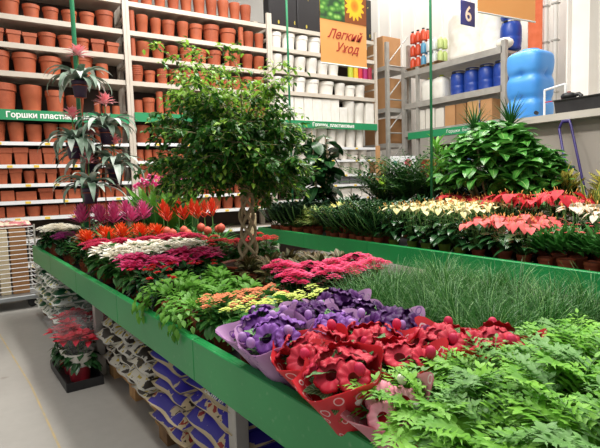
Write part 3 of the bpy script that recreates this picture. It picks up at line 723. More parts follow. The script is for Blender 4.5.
def sackmesh(L, W, h, seed):
    q = random.Random(seed); b = MB(); nx, ny = 14, 10; top = []; bot = []
    ph = [q.uniform(0, 6) for _ in range(6)]
    for s in (1, -1):
        vs = []
        for i in range(nx+1):
            for j in range(ny+1):
                u, v = i/nx*2-1, j/ny*2-1
                e = (1-abs(u)**9)**.5*(1-abs(v)**7)**.5
                z = s*h*.5*e*(1+.05*math.sin(4*u+ph[0])*math.sin(3*v+ph[1]))+ (.006*math.sin(9*u+ph[2]+3*v) if s > 0 else 0)
                k = 1-.04*(1-e)
                vs.append((u*L/2*(1+.02*math.sin(5*v+ph[3])), v*W/2*(1+.02*math.sin(4*u+ph[4])), z+h*.42 if s > 0 else max(z, -h*.42)+h*.42))
        fs = []
        for i in range(nx):
            for j in range(ny):
                a = i*(ny+1)+j; f4 = (a, a+ny+1, a+ny+2, a+1); fs.append(f4 if s > 0 else f4[::-1])
        b.add(vs, fs)
    return b
violet = sackmat('violet_soil_sack_film', '4038A8', 'D9C7A0', 'A83A30', '3C2E22', .56, 5.5)
wsack = sackmat('white_yellow_sack_film', '3A332C', 'E4E0D4', 'DCC23A', 'C8B030', .51)
gsack = sackmat('green_white_sack_film', '1F5A3A', 'D8DAD2', 'C9C24A', '2C3A2C', .5)
def stack(x0, y0, nx, ny, layers, L, W, h, m, lab, grp, z0=.142, jitter=.02, seed=1, rz=TH):
    q = random.Random(seed); ms = [sackmesh(L, W, h, seed*10+k).mesh('sack_body', m, True) for k in range(3)]; out = []
    for k in range(layers):
        for j in range(ny):
            o = link('soil_sack', ms[(k+j) % 3]); yy = y0+(j+.5)*(W+.01)
            o.location = (x0+L/2+q.uniform(-1, 1)*jitter-(yy-y0)*math.tan(rz), yy, z0+k*h*.90); o.rotation_euler = (0, 0, rz+q.uniform(-.03, .03)+PI*(k % 2))
            nm = ['bottom', 'second', 'third', 'fourth', 'fifth', 'sixth', 'seventh'][k] if k < layers-1 else 'top'
            tag(o, f'{lab}, {nm} layer, {["nearest", "second", "third", "furthest"][j] if ny > 1 else "single"} column', 'sack', grp); out.append(o)
    return out
p = pallet((.93, 1.95, 0), .85, 1.12, TH, 'weathered pallet under the violet soil sacks', T['woodd'])
vsk = stack(.885, 1.98, 1, 2, 5, .80, .54, .108, violet, 'violet and beige soil sack', 'violet soil sacks under the table', seed=3)
tp_ = [o for o in vsk if 'top layer, nearest' in o['label']][0]
q_ = text('ЗЕМЛЯ', .055, T['whitep'], tp_, loc=(0, 0, 0), bold=.001, ext=.0008); fl_ = -1 if abs(tp_.rotation_euler.z) > 1 else 1
q_.matrix_local = Matrix.Translation((-.395, .02, .060)) @ Matrix.Rotation(-PI/2, 4, 'Z') @ Matrix.Rotation(math.radians(50), 4, 'X')
p = pallet((.93, 3.15, 0), .85, 1.25, TH, 'pallet with square blocks under the white and yellow sacks', T['wood'])
stack(.865, 3.18, 1, 3, 4, .80, .40, .105, wsack, 'white, yellow and black soil sack', 'white and yellow sacks under the table', seed=5, jitter=.03)
p = pallet((.72, 5.75, 0), .85, 1.35, TH, 'pallet under the far green and white sacks', T['woodd'])
stack(.66, 5.75, 1, 3, 6, .80, .44, .105, gsack, 'green and white soil sack at the far end under table', 'green and white sacks at the far end', seed=8, jitter=.035)
p = pallet((.99, .55, 0), .85, 1.15, TH, 'pallet nearest the camera beyond the table leg', T['woodd'])
stack(.96, .6, 1, 2, 4, .80, .54, .108, violet, 'violet and beige soil sack right of table leg', 'violet soil sacks right of table leg', seed=12)
rs = mat('red_soil_sack', '8E1F2A', .4, '6A2A30', 8)
for j in range(2):
    o = link('soil_sack', sackmesh(.8, .5, .12, 40+j).mesh('sack_body', rs, True)); o.location = (1.36, .95+j*.5, .142+4*.100); tag(o, f'dark red sack on top of the stack right of table leg, {["near","far"][j]} one', 'sack', 'dark red sacks')

# ================================================================= plants
def potb(r, h, m='terra2', c=(0, 0, 0)):
    b = MB(); b.lathe([(r*.72, 0), (r*.93, h*.78), (r, h*.79), (r, h), (r*.92, h), (r*.9, h*.88)], 16, c); b.lathe([(r*.9, h*.88), (0, h*.9)], 12, c, 1, capb=False)
    return b.mesh('pot_body', [T[m], T['soil']], True, 38)
def V(az, r, z): return (math.cos(az)*r, math.sin(az)*r, z)
def rnd(a, b): return R.uniform(a, b)
PROTO = {}
def proto(kind, variants): PROTO[kind] = variants
PC = {}
def plant(kind, x, y, label, cat, group, z=None, rz=None, s=1, var=None, tilt=0):
    vs_ = PROTO[kind]; k = PC.get(kind, 0); PC[kind] = k+1; pr = vs_[(k if var is None else var) % len(vs_)]
    r = empty(kind, (x, y, TZ-.01 if z is None else z), R.uniform(0, 6.28) if rz is None else rz, label, cat, group, s)
    if tilt: r.rotation_euler = (Matrix.Rotation(-tilt, 3, 'Y') @ Matrix.Rotation(r.rotation_euler.z, 3, 'Z')).to_euler(); r.location.z += .05*math.sin(tilt)*s
    for p in pr:
        o = link(p[0], p[1], r)
        for q in (p[2] if len(p) > 2 else []): link(q[0], q[1], o)
    return r

def foliage_mound(n, rad, z0, z1, L, W, shape, mt, seg=4, el=(.1, 1.2), droop=.7, fold=.15, name='foliage', wave=0):
    b = MB()
    for i in range(n):
        a = R.uniform(0, 2*PI); q = math.sqrt(R.random()); r = rad*q; z = z0+(z1-z0)*(1-q*q*.6)*R.uniform(.45, 1)
        b.leaf(V(a+rnd(-.3, .3), r*.6, z), a+rnd(-.7, .7), el[0]+(el[1]-el[0])*(1-q)+rnd(-.2, .2), L*rnd(.75, 1.15), W*rnd(.8, 1.1), droop*rnd(.5, 1.4), seg, fold, shape, 0, rnd(-.3, .3), wave)
    return (name, b.mesh(name, mt, True))
def rosette(n, L, W, el0, el1, droop, mt, z=.1, seg=7, shape='strap', fold=.2, name='foliage', wave=0):
    b = MB()
    for i in range(n):
        t = i/n; a = i*2.4+rnd(-.15, .15)
        b.leaf(V(a, .008, z), a, el1+(el0-el1)*t+rnd(-.1, .1), L*rnd(.8, 1.1)*(1-.25*t), W*rnd(.85, 1.1), droop*rnd(.7, 1.2), seg, fold, shape, 0, 0, wave)
    return (name, b.mesh(name, mt, True))
def bract_head(c, n, L, W, mt, tiers=3, el=(.2, 1.3), name='flower_head', dz=.02, shape='lance', droop=.7):
    b = MB()
    for i in range(n):
        t = i/n; a = i*2.4
        b.leaf((c[0]+.004*math.cos(a), c[1]+.004*math.sin(a), c[2]+dz*t*tiers), a, el[0]+(el[1]-el[0])*t+rnd(-.1, .1), L*(1-.45*t)*rnd(.85, 1.1), W*rnd(.85, 1.1), droop*rnd(.6, 1.2), 4, .2, shape)
    return (name, b.mesh(name, mt, True))
def floret_dome(c, rad, n, mt, fs=.006, name='flower_cluster', fl=.5):
    b = MB()
    for i in range(n):
        q = math.sqrt((i+.5)/n); a = i*2.4; r = rad*q; z = rad*fl*(1-q*q)
        p = Vector((c[0]+r*math.cos(a), c[1]+r*math.sin(a), c[2]+z+rnd(-.002, .002)))
        for k in range(4):
            aa = k*PI/2+i; b.leaf(p, aa, .35, fs*1.5, fs*1.3, .5, 2, .1, 'oval')
    return (name, b.mesh(name, mt, True))
def stalks(pts, r=.0035, mt=None, name='stems'):
    b = MB()
    for a, c in pts: b.tube([a, ((a[0]*.4+c[0]*.6), (a[1]*.4+c[1]*.6), (a[2]+c[2])/2), c], r, 5)
    return (name, b.mesh(name, mt or T['stem'], True))

# -- kalanchoe and similar (clusters on a mound)
def kalan(flm, lm=L_['mid'], n=8, rad=.10, h=.25, cr=.028, nf=16, fs=.006, pot='terra2', lobed=46, L=.075):
    out = []
    for v in range(2):
        parts = [('pot', potb(.058, .11, pot)), foliage_mound(lobed+16, rad, .08, h-.03, L*1.1, L*.66, 'oval', lm, 4, (-.5, 1.1))]
        st = []
        for i in range(n):
            q = math.sqrt((i+.3)/n); a = i*2.4+v; c = V(a, rad*q, h-.035*q*q+rnd(-.01, .01)); st.append(((c[0]*.3, c[1]*.3, .12), c))
            parts.append(floret_dome(c, cr*rnd(.8, 1.15), nf, flm, fs))
        parts.append(stalks(st, .002)); out.append(parts)
    return out
proto('orange_kalanchoe', kalan(F_['org'])); proto('yellow_kalanchoe', kalan(F_['yel']))
proto('hot_pink_kalanchoe', kalan(F_['hot'], n=12, cr=.042, nf=26, fs=.009, h=.29, L=.085, lm=L_['dark']))
proto('crimson_kalanchoe', kalan(F_['crim'], n=14, cr=.05, nf=26, fs=.010, h=.29, rad=.12)); proto('scarlet_begonia', kalan(F_['scar'], n=7, cr=.035, nf=16, fs=.011, h=.27, rad=.11))
proto('magenta_cyclamen', kalan(F_['mag'], n=8, cr=.04, nf=14, fs=.013, h=.24, lm=L_['dark'])); proto('white_cyclamen', kalan(F_['wht'], n=9, cr=.042, nf=16, fs=.012, h=.25, lm=L_['dark']))
# -- poinsettia
def poins(flm, h=.28, nh=8, lm=L_['mid'], L=.085):
    out = []
    for v in range(3):
        parts = [('pot', potb(.06, .12)), foliage_mound(48, .12, .08, h-.03, .11, .058, 'ovate', lm, 4, (-.6, 1.1))]
        st = []
        for i in range(nh):
            a = i*2.4+v; q = math.sqrt(i/nh); c = V(a, .105*q, h-.03*q+rnd(-.012, .012)); st.append(((0, 0, .1), c))
            parts.append(bract_head(c, 11, L, L*.48, flm, 2, (-.05, .7), 'bract_star', .006, 'ovate', .5))
        parts.append(stalks(st, .003)); out.append(parts)
    return out
proto('white_poinsettia', poins(F_['wht'])); proto('pink_poinsettia', poins(F_['pink'])); proto('red_poinsettia', poins(F_['gred'], .30, 5, L_['dark'], .10)); proto('pale_pink_poinsettia', poins(F_['apink'], .24, 3))
# -- guzmanias
def guz(flm, lm=L_['mid'], L=.28, fh=.30, fl=.10, n=20, nb=26, tall=3.2, W=.028, elf=(.35, 1.45)):
    out = []
    for v in range(2):
        out.append([('pot', potb(.06, .12)), rosette(n, L, W, .5, 1.35, 1.3, lm, .1), bract_head((0, 0, fh-.06), nb, fl, .024, flm, tall, elf, 'flower_head', .028, 'lance', -.1), stalks([((0, 0, .1), (0, 0, fh))], .006)])
    return out
proto('fuchsia_guzmania', guz(F_['fuch'], fh=.37, fl=.15, nb=40, tall=3.6)); proto('orange_guzmania', guz(F_['ored'], fh=.27, fl=.13, nb=44, tall=2.2, elf=(.1, 1.3)))
proto('red_guzmania', guz(F_['red'], fh=.42, fl=.14, nb=34, tall=5, L=.32, elf=(.6, 1.5)))
def guzbud():
    out = []
    for v in range(2):
        b = MB(); c = (0, 0, .31); b.ball(c, .046, 0, 14, 9)
        for i in range(44):
            t = (i+.5)/44; a = i*2.4; ph = PI*(.15+.8*t)
            b.leaf((.036*math.sin(ph)*math.cos(a), .036*math.sin(ph)*math.sin(a), c[2]-.04*math.cos(ph)), a, 1.25-.3*t+ (1.2*t), .024, .030, -.6, 3, .2, 'ovate')
        out.append([('pot', potb(.06, .12)), rosette(20, .30, .03, .5, 1.3, 1.2, L_['mid'], .1), ('flower_head', b.mesh('flower_head', F_['bud'], True)), stalks([((0, 0, .1), (0, 0, .29))], .008)])
    return out
proto('globe_bromeliad', guzbud())
# -- curcuma
def curc():
    out = []
    for v in range(2):
        b = MB()
        for i in range(11):
            a = i*2.4; b.leaf(V(a, .02, .1), a, 1.38-.3*R.random(), rnd(.36, .50), .085, .5, 8, .2, 'lance')
        parts = [('pot', potb(.07, .13)), ('foliage', b.mesh('foliage', L_['light'] if v else L_['mid'], True))]; st = []
        for i in range(3):
            a = i*2.1+v; c = V(a, .06, .56+rnd(-.04, .05)); st.append(((0, 0, .1), c)); parts.append(bract_head(c, 14, .05, .028, F_['curc'], 3, (.1, 1.3), 'flower_head', .012, 'ovate'))
        parts.append(stalks(st)); out.append(parts)
    return out
proto('curcuma', curc())
# -- low foliage
proto('leafy_pot_plant', [[('pot', potb(.06, .11)), foliage_mound(150, .12, .10, .23, .06, .032, 'ovate', L_['light'], 3, (.0, 1.0))] for _ in range(2)])
def trail():
    b = MB()
    for i in range(34):
        a = rnd(0, 6.3); p = Vector(V(a, .03, .15)); el = rnd(.1, 1.1); q = a
        for k in range(9):
            nx = p+Vector((math.cos(q)*math.cos(el), math.sin(q)*math.cos(el), math.sin(el)))*.022
            b.leaf(nx, q+(.9 if k % 2 else -.9), el+.3, .042, .022, .6, 3, .15, 'ovate'); p = nx; el -= .26; q += rnd(-.2, .2)
    return [('pot', potb(.06, .12)), ('foliage', b.mesh('foliage', L_['light'], True))]
proto('trailing_leafy_plant', [trail(), trail()])
proto('small_red_flowered_plant', [[('pot', potb(.06, .11)), foliage_mound(110, .12, .07, .23, .075, .038, 'ovate', L_['dark'], 3, (-.7, 1.1))]+[floret_dome(V(i*2.4, .07+.02*(i % 2), .235), .02, 8, F_['scar'], .009) for i in range(4)] for _ in range(2)])
proto('bronze_leaved_plant', [[('pot', potb(.06, .11)), foliage_mound(60, .11, .10, .22, .09, .045, 'ovate', L_['maranta'], 5, (.2, 1.3), .6)] for _ in range(2)])
proto('burgundy_leaved_plant', [[('pot', potb(.055, .10)), foliage_mound(90, .11, .09, .19, .055, .032, 'ovate', L_['burg'], 3)] for _ in range(2)])
proto('silver_veined_alocasia', [[('pot', potb(.07, .13)), foliage_mound(14, .10, .16, .36, .17, .11, 'heart', L_['aloc'], 6, (-.2, .9), .7)]])
# -- grass
def grassp(k):
    b = MB()
    for i in range(210):
        a = rnd(0, 6.28); r = .04*math.sqrt(R.random()); b.blade(V(a, r, .10), a+rnd(-.5, .5), rnd(.75, 1.5), rnd(.20, .36), .0060, rnd(.4, 2.4), 7, 0 if R.random() < .85 else 1)
    return [('pot', potb(.065, .11)), ('leaf_tuft', b.mesh('leaf_tuft', [L_['grass'], L_['grassp']], False))]
proto('sedge_plant', [grassp(0), grassp(1), grassp(2)])
# -- fern with deeply cut fronds
def frond(b, p, az, el, L, droop, roll=0, mi=0, wid=.30):
    P = Vector(p); N = 14; ca, sa = math.cos(az), math.sin(az); side = Vector((-sa, ca, 0)); pts = [P.copy()]
    for i in range(N+1):
        t = i/N; e = el-droop*t**1.4; d = Vector((ca*math.cos(e), sa*math.cos(e), math.sin(e))); up = d.cross(side)*-1 if d.cross(side).z < 0 else d.cross(side)
        P = P+d*(L/(N+1)); pts.append(P.copy())
        if t < .12: continue
        pl = L*wid*(math.sin(PI*min(1, (t*.86+.10)))**.75)*rnd(.9, 1.08)
        for s in (-1, 1):
            dr = (d*.62+side*s*.85+up*(.12*math.sin(i+az)+.1)).normalized()
            a2 = math.atan2(dr.y, dr.x); e2 = math.asin(max(-1, min(1, dr.z)))
            b.leaf(P, a2, e2, pl, pl*.38, .6, 6, .14, 'fern', mi, roll+s*rnd(0, .5), .06)
            if i % 2 == 0 and pl > .03:   # forked lobe tip
                q = P+dr*pl*.55; b.leaf(q, a2+s*.55, e2, pl*.42, pl*.2, .4, 3, .1, 'lance', mi)
                b.leaf(q, a2-s*.45, e2, pl*.36, pl*.18, .4, 3, .1, 'lance', mi)
    dr = d; b.leaf(P, az, el-droop, L*.12, L*.05, .3, 4, .1, 'lance', mi)
    b.tube([pts[k] for k in range(0, len(pts), 3)], .0016, 4, 2)
def fernp(k):
    b = MB()
    for i in range(24):
        a = i*2.4+rnd(-.3, .3); t = i/24
        frond(b, V(a, .02, .12), a, .7+.85*t+rnd(-.15, .15), rnd(.20, .28)*(1-.10*t), rnd(.8, 1.7), 0, 0 if R.random() < .75 else 1, rnd(.30, .39))
    return [('pot', potb(.075, .13)), ('fronds', b.mesh('fronds', [L_['fern'], L_['fernb'], T['stem']], True))]
proto('potted_fern', [fernp(0), fernp(1), fernp(2)])
# -- gloxinia in wrapping paper
def paper(name, c, c2, cr):
    t = NT(name); u, v, uvv = t.uv(); mp = t.node('ShaderNodeMapping'); mp.inputs['Scale'].default_value = (13, 4, 1); t.link(uvv, mp.inputs[0])
    w = t.node('ShaderNodeTexVoronoi', voronoi_dimensions='2D'); w.inputs['Scale'].default_value = 1; w.inputs['Randomness'].default_value = .75; t.link(mp.outputs[0], w.inputs['Vector'])
    d = w.outputs['Distance']; rw = t.node('ShaderNodeSeparateColor'); t.link(w.outputs['Color'], rw.inputs[0])
    rad = t.math('ADD', .10, t.math('MULTIPLY', rw.outputs[0], .16)); ring = t.math('LESS_THAN', t.math('ABSOLUTE', t.math('SUBTRACT', d, rad)), .035)
    n = t.noise(6, 3); col_ = t.ramp(n.outputs[0], [(.35, c), (.7, c2)]).outputs[0]
    colr = t.mix(t.math('MULTIPLY', ring, .8), col_, rgb(cr)); t.link(colr, t.b.inputs['Base Color']); t.b.inputs['Roughness'].default_value = .45
    tr = t.node('ShaderNodeBsdfTranslucent'); t.link(colr, tr.inputs[0]); mx = t.node('ShaderNodeMixShader'); mx.inputs[0].default_value = .25
    t.link(t.b.outputs[0], mx.inputs[1]); t.link(tr.outputs[0], mx.inputs[2]); t.link(mx.outputs[0], t.n['Material Output'].inputs[0]); return t.m
PP = dict(lilac=paper('lilac_wrapping_paper', 'C79BC9', 'D3AAD4', '7A4A9A'), red=paper('red_wrapping_paper', 'D4303A', 'E0444C', 'F6E6E6'), rose=paper('dusty_pink_wrapping_paper', 'D98A9A', 'E3A0AC', 'F4ECEC'))
def wrapper(m, ph=0, H=.222, top=.12):
    b = MB(); n = 48
    def wob(t, r, z, j):
        k = j/9; c = max(0, math.cos(2*(t+ph)))**3   # two broad points, paper folded round the pot
        c2 = max(0, math.cos(2*(t+ph)+PI))**4
        return r*(1+k*k*(.26*c+.08*c2)+.04*k*math.sin(7*t+ph)), z*(1+k*(.13*c+.06*c2))+.008*k*math.sin(5*t)
    pr = [(.050+(top-.050)*(j/9)**1.25, H*(j/9)) for j in range(10)]
    b.lathe(pr, n, wob=wob)
    pr2 = [(r-.002, z) for r, z in reversed(pr)]
    b2 = [(r, z) for r, z in pr2]
    def wob2(t, r, z, j): return wob(t, r, z, 9-j)
    b.lathe(b2, n, wob=wob2, capb=False)
    return ('paper_wrap', b.mesh('paper_wrap', m, True))
def trumpet(b, c, az, tilt, s, mi=0, mi2=1):
    b.M = Matrix.Translation(Vector(c)) @ Matrix.Rotation(az, 4, 'Z') @ Matrix.Rotation(tilt, 4, 'Y')
    def wob(t, r, z, j): return r*(1+((.13*abs(math.cos(2.5*t))**.5+.02*math.sin(17*t))*(r/s)**2 if 2 < j < 8 else 0)), z+((.10*s*math.sin(10*t)+.05*s*math.sin(23*t))*(r/s)**2 if 2 < j < 8 else 0)
    b.lathe([(.10*s, -.75*s), (.28*s, -.4*s), (.36*s, -.08*s), (.55*s, .06*s), (.82*s, .10*s), (1.0*s, .04*s), (.84*s, .125*s), (.56*s, .09*s), (.36*s, -.03*s)], 40, wob=wob, mi=mi, capb=False)
    b.lathe([(.365*s, -.02*s), (.27*s, -.2*s), (.15*s, -.42*s), (0, -.5*s)], 20, mi=mi2, capb=False)
    b.M = None
def glox(fm, throat, budm, pap, nb=6, nbud=5):
    out = []
    for v in range(3):
        parts = [('pot', potb(.05, .11)), wrapper(pap, v*1.1), foliage_mound(15, .07, .14, .225, .085, .07, 'heart', L_['glox'], 6, (.35, 1.0), .6, .12, wave=.04)]; st = []
        for i in range(nb):
            a = i*2.4+v; q = math.sqrt((i+.2)/nb); c = V(a, .095*q, .255-.03*q+rnd(-.01, .01)); b = MB(); trumpet(b, c, a, .25+.6*q, .043*rnd(.85, 1.12)); st.append(((0, 0, .12), (c[0]*.8, c[1]*.8, c[2]-.03)))
            parts.append(('bloom', b.mesh('bloom', [fm, throat], True)))
        for i in range(nbud):
            a = i*2.4+1.1+v; c = V(a, .085*math.sqrt((i+.5)/nbud)+.02, .235+rnd(-.01, .02)); b = MB(); b.ball(c, .015, 0, 10, 6, 1.15); st.append(((0, 0, .12), (c[0], c[1], c[2]-.012)))
            parts.append(('bud', b.mesh('bud', budm, True)))
        parts.append(stalks(st, .003, L_['glox'])); out.append(parts)
    return out
proto('purple_gloxinia', glox(F_['pur'], F_['dpur'], F_['lil'], PP['lilac'])); proto('dark_purple_gloxinia', glox(F_['dpur'], F_['dpur'], F_['lil'], PP['lilac'], 7, 2))
proto('red_gloxinia', glox(F_['gred'], mat('dark_red_throat', '7A0C18', .6), F_['crim'], PP['red'], 6, 2))
proto('pink_gloxinia', glox(F_['gpink'], F_['gred'], F_['wht'], PP['rose'], 4, 4))
# -- anthurium
def anth(fm, pot='lime', n=9, h=.40, s=.075, lm=L_['dark'], nl=34):
    out = []
    for v in range(3):
        parts = [('pot', potb(.07, .12, pot))]; b = MB(); st = []
        for i in range(nl):
            a = i*2.4; q = math.sqrt((i+.5)/nl); rr = .14*q; zz = .15+(h-.24)*rnd(.1, 1)*(1.1-q*.5); b.leaf(V(a, rr, zz), a+rnd(-.4, .4), rnd(-.2, .4), rnd(.14, .19), .10, .8, 6, .15, 'heart'); st.append(((0, 0, .1), V(a, rr, zz)))
        parts += [('foliage', b.mesh('foliage', lm, True))]
        for i in range(n):
            a = i*2.4+v*.7; q = math.sqrt((i+.3)/n); c = Vector(V(a, .17*q, h-.05*q+rnd(-.02, .02))); b = MB(); aa = a+rnd(-.5, .5)
            e = rnd(-.95, .1); st.append(((0, 0, .1), tuple(c)))
            b.leaf(c-Vector((math.cos(aa), math.sin(aa), 0))*s*.2, aa, e, s*rnd(.85, 1.15), s*.85, .5, 6, .12, 'heart')
            bl = b.mesh('bloom', fm, True); sp = MB().tube([c+Vector((0, 0, .003)), c+Vector((math.cos(aa)*.015, math.sin(aa)*.015, .035))], [.004, .002], 6).mesh('spadix', F_['spad'], True)
            parts.append(('bloom', bl, [('spadix', sp)]))
        parts.append(stalks(st, .0025)); out.append(parts)
    return out
proto('cream_anthurium', anth(F_['aye'], n=12, h=.55, s=.085)); proto('red_anthurium', anth(F_['ared'], 'terra2', 10, .60, .13)); proto('coral_anthurium', anth(F_['acor'], 'terra2', 13, .45, .11)); proto('white_anthurium', anth(F_['awh'], 'terra2', 12, .55, .09))
# -- upright glossy plants
def spiky(n, L, W, mt, el=(.6, 1.5), droop=.7, pot='terra2', pr=.065, ph=.12, shape='lance', seg=6, extra=None, trunk=None, z=None):
    out = []
    for v in range(2):
        zz = z or ph; parts = [('pot', potb(pr, ph, pot)), rosette(n, L, W, el[0], el[1], droop, mt, zz, seg, shape)]
        if trunk: parts.append(('trunk', MB().tube([(0, 0, ph*.8), (.01, 0, zz/2), (0, 0, zz)], trunk, 8).mesh('trunk', T['bark'], True)))
        if extra: parts += extra(v)
        out.append(parts)
    return out
def budsx(v): return [floret_dome(V(i*2.4+v,   .06+.03*(i % 3), .36+rnd(-.03, .03)), .016, 6, F_['acor'], .009, 'flower_cluster') for i in range(6)]
proto('striped_sword_plant', spiky(22, .34, .035, L_['sans'], (1.0, 1.5), .25, shape='strap'))
proto('red_tipped_bushy_plant', [[('pot', potb(.07, .12)), foliage_mound(120, .15, .12, .32, .13, .036, 'lance', L_['mid'], 4, (.6, 1.5), .5)]+budsx(v) for v in range(2)])
def zz(n, L, lm, nl=9, ll=.07, W=.035, pot='terra2'):
    out = []
    for v in range(2):
        b = MB(); st = []
        for i in range(n):
            a = i*2.4+v; el = rnd(1.0, 1.45); p = Vector(V(a, .025, .11)); e = el; pp = [p.copy()]
            for k in range(nl):
                d = Vector((math.cos(a)*math.cos(e), math.sin(a)*math.cos(e), math.sin(e))); p = p+d*L/nl; pp.append(p.copy()); e -= .06
                if k > 0:
                    for s in (-1, 1): b.leaf(p, a+s*1.1, e*.6, ll, W, .2, 3, .15, 'oval')
            b.leaf(p, a, e, ll, W, .2, 3, .15, 'oval'); st.append((pp[0], pp[-1]))
        out.append([('pot', potb(.065, .12, pot)), ('foliage', b.mesh('foliage', lm, True)), stalks(st, .004)])
    return out
proto('dark_zz_plant', zz(11, .34, L_['vdark'], 8, .08, .045)); proto('tall_zz_plant', zz(11, .50, L_['dark'], 12, .075, .032))
proto('variegated_dracaena', [[('pot', potb(.06, .11)), foliage_mound(90, .12, .12, .34, .13, .034, 'lance', L_['varieg'], 4, (.2, 1.3), .5)] for _ in range(2)])
proto('yellow_marked_plant', [[('pot', potb(.06, .11)), foliage_mound(50, .10, .12, .33, .13, .05, 'ovate', L_['croty'], 4, (.3, 1.3), .4)] for _ in range(2)])
proto('croton', [[('pot', potb(.09, .16)), foliage_mound(80, .24, .16, .80, .22, .075, 'obov', L_['crot'], 5, (.3, 1.3), .3), foliage_mound(22, .15, .55, .86, .17, .06, 'obov', L_['croty'], 5, (.6, 1.4), .3, name='young_foliage')] for _ in range(2)])
proto('bushy_dark_plant', [[('pot', potb(.08, .15)), foliage_mound(130, .2, .12, .5, .13, .05, 'ovate', L_['dark'], 4, (.2, 1.3), .5)] for _ in range(2)])
def rubber():
    b = MB(); st = []
    for s in range(7):
        a0 = s*1.6; pp = [V(a0, .02, .15)]; h = (1.42, 1.2, .95, 1.3, .8, 1.1, 1.35)[s]
        for k in range(int(h/.06)):
            z = .22+k*.06; lean = .13*(z/h); p = V(a0, .03+lean, z); a = k*2.4+s
            b.leaf(p, a, rnd(-.7, .5), rnd(.26, .36), .17, rnd(.5, 1.1), 6, .12, 'oval', 0, rnd(-.8, .8))
        st.append(((V(a0, .02, .12)), V(a0, .16, h+.12)))
    return [('pot', potb(.12, .22, 'black')), ('foliage', b.mesh('foliage', L_['dark'], True)), stalks(st, .008, T['bark'], 'stems')]
proto('rubber_plant', [rubber()])
def scheff():
    b = MB(); st = []
    for i in range(170):
        a = rnd(0, 6.28); u = rnd(-.35, 1); q = math.sqrt(max(0, 1-u*u)) ; c = Vector((.62*q*math.cos(a), .62*q*math.sin(a), .85+.58*u))*1; c.x *= rnd(.6, 1); c.y *= rnd(.6, 1)
        n = 5; tilt = rnd(-.25, .15)
        for k in range(n): b.leaf(c, a+k*2*PI/n+rnd(-.2, .2), rnd(-.3, .7)+tilt, rnd(.17, .26), .125, rnd(.6, 1.3), 5, .14, 'ovate', 0, rnd(-.4, .4))
        if i % 8 == 0: st.append(((0, 0, .2), tuple(c)))
    return [('pot', potb(.17, .30, 'black')), ('foliage', b.mesh('foliage', L_['scheff'], True)), stalks(st, .008, T['bark'], 'stems')]
proto('schefflera', [scheff()])
def palmp(n=24, L=.95):
    out = []
    for v in range(2):
        b = MB()
        for i in range(n):
            az = i*2.4+v; el = rnd(.95, 1.5); dr = rnd(.9, 1.6); P = Vector(V(az, .04, .2)); pts = [P.copy()]; N = 16; LL = L*rnd(.7, 1.1); side = Vector((-math.sin(az), math.cos(az), 0))
            for k in range(N):
                t = k/N; e = el-dr*t*t; d = Vector((math.cos(az)*math.cos(e), math.sin(az)*math.cos(e), math.sin(e))); P = P+d*LL/N; pts.append(P.copy())
                if k > 3:
                    for s in (-1, 1):
                        q = (d*.6+side*s).normalized(); b.leaf(P, math.atan2(q.y, q.x), math.asin(q.z)+.1, .22*math.sin(PI*(t*.8+.15)), .032, .6, 3, .1, 'lance')
            b.tube(pts[::4], .004, 4, 1)
        out.append([('pot', potb(.12, .22, 'terra2')), ('fronds', b.mesh('fronds', [L_['palm'], T['stem']], True))])
    return out
proto('parlour_palm', palmp(44, 1.2)); proto('spiky_dracaena', spiky(80, .46, .022, L_['palm'], (-.1, 1.5), .5, pr=.12, ph=.22, trunk=[.02, .02, .02], z=1.5, shape='grass'))
def cane():
    b = MB(); st = []
    for s in range(5):
        a0 = s*1.3; h = .7+.16*s
        for k in range(26):
            z = h-.28+k*.014; a = k*2.4; b.leaf(V(a0, .12, z), a, .2+.04*k, .30, .045, 1.0, 5, .2, 'strap')
        st.append((V(a0, .06, .15), V(a0, .12, h+.1)))
    return [('pot', potb(.12, .22, 'black')), ('foliage', b.mesh('foliage', L_['light'], True)), stalks(st, .012, T['bark'], 'canes')]
proto('cane_dracaena', [cane()])

# ----------------------------------------------------------------- placing: front table
def grid(kind, name, cat, x0, x1, y0, y1, dx, dy, jit=.02, s=(.92, 1.08), z=None, where='', dirn='from left', test=None, zf=None):
    """rows run away from the aisle board; each plant says its row and its place in it"""
    ny = max(1, round((y1-y0)/dy)); rows = []
    for j in range(ny):
        y = y0+(j+.5)*(y1-y0)/ny
        a = x0(y) if callable(x0) else x0; b = x1(y) if callable(x1) else x1; n = max(1, round((b-a)/dx)); r = []
        for i in range(n):
            x = a+(i+.5)*(b-a)/n+(dx*.18 if j % 2 else 0)
            if test and not test(x, y): continue
            r.append((x+rnd(-jit, jit), y+rnd(-jit, jit)))
        if r: rows.append(r)
    for j, r in enumerate(rows):
        rn = ['nearest', 'second', 'third', 'fourth', 'fifth', 'sixth', 'seventh', 'eighth', 'ninth', 'tenth', 'eleventh', 'twelfth', 'thirteenth', 'fourteenth'][j]
        for i, (x, y) in enumerate(r):
            rw = f'{rn} row, ' if len(rows) > 1 else ''
            lab = f'{name}{where}, {rw}{ORD[i]} from left' if len(r) > 1 else f'{name}{where}, {rn} row' if len(rows) > 1 else f'{name}{where}'
            plant(kind, x, y, lab, cat, name, s=rnd(*s), z=zf(x, y) if zf else z)
e0 = lambda d: (lambda y: ex(y)+d)
# near to far
grid('potted_fern', 'bright green fern in front foreground', 'fern', e0(-.03), lambda y: 1.75, .12, .98, .235, .225, .02, (.95, 1.12), test=lambda x, y: y < .92-.1*max(0, 1.1-x)/.3 or (x > 1.15 and y < .90))
grid('sedge_plant', 'tufted green sedge pot', 'potted plant', lambda y: 1.50+.06*(y-1), lambda y: 2.42, 1.06, 2.15, .17, .175, .02, (.84, 1.0), test=lambda x, y: x > 1.42+max(0, y-1.3)*.30)
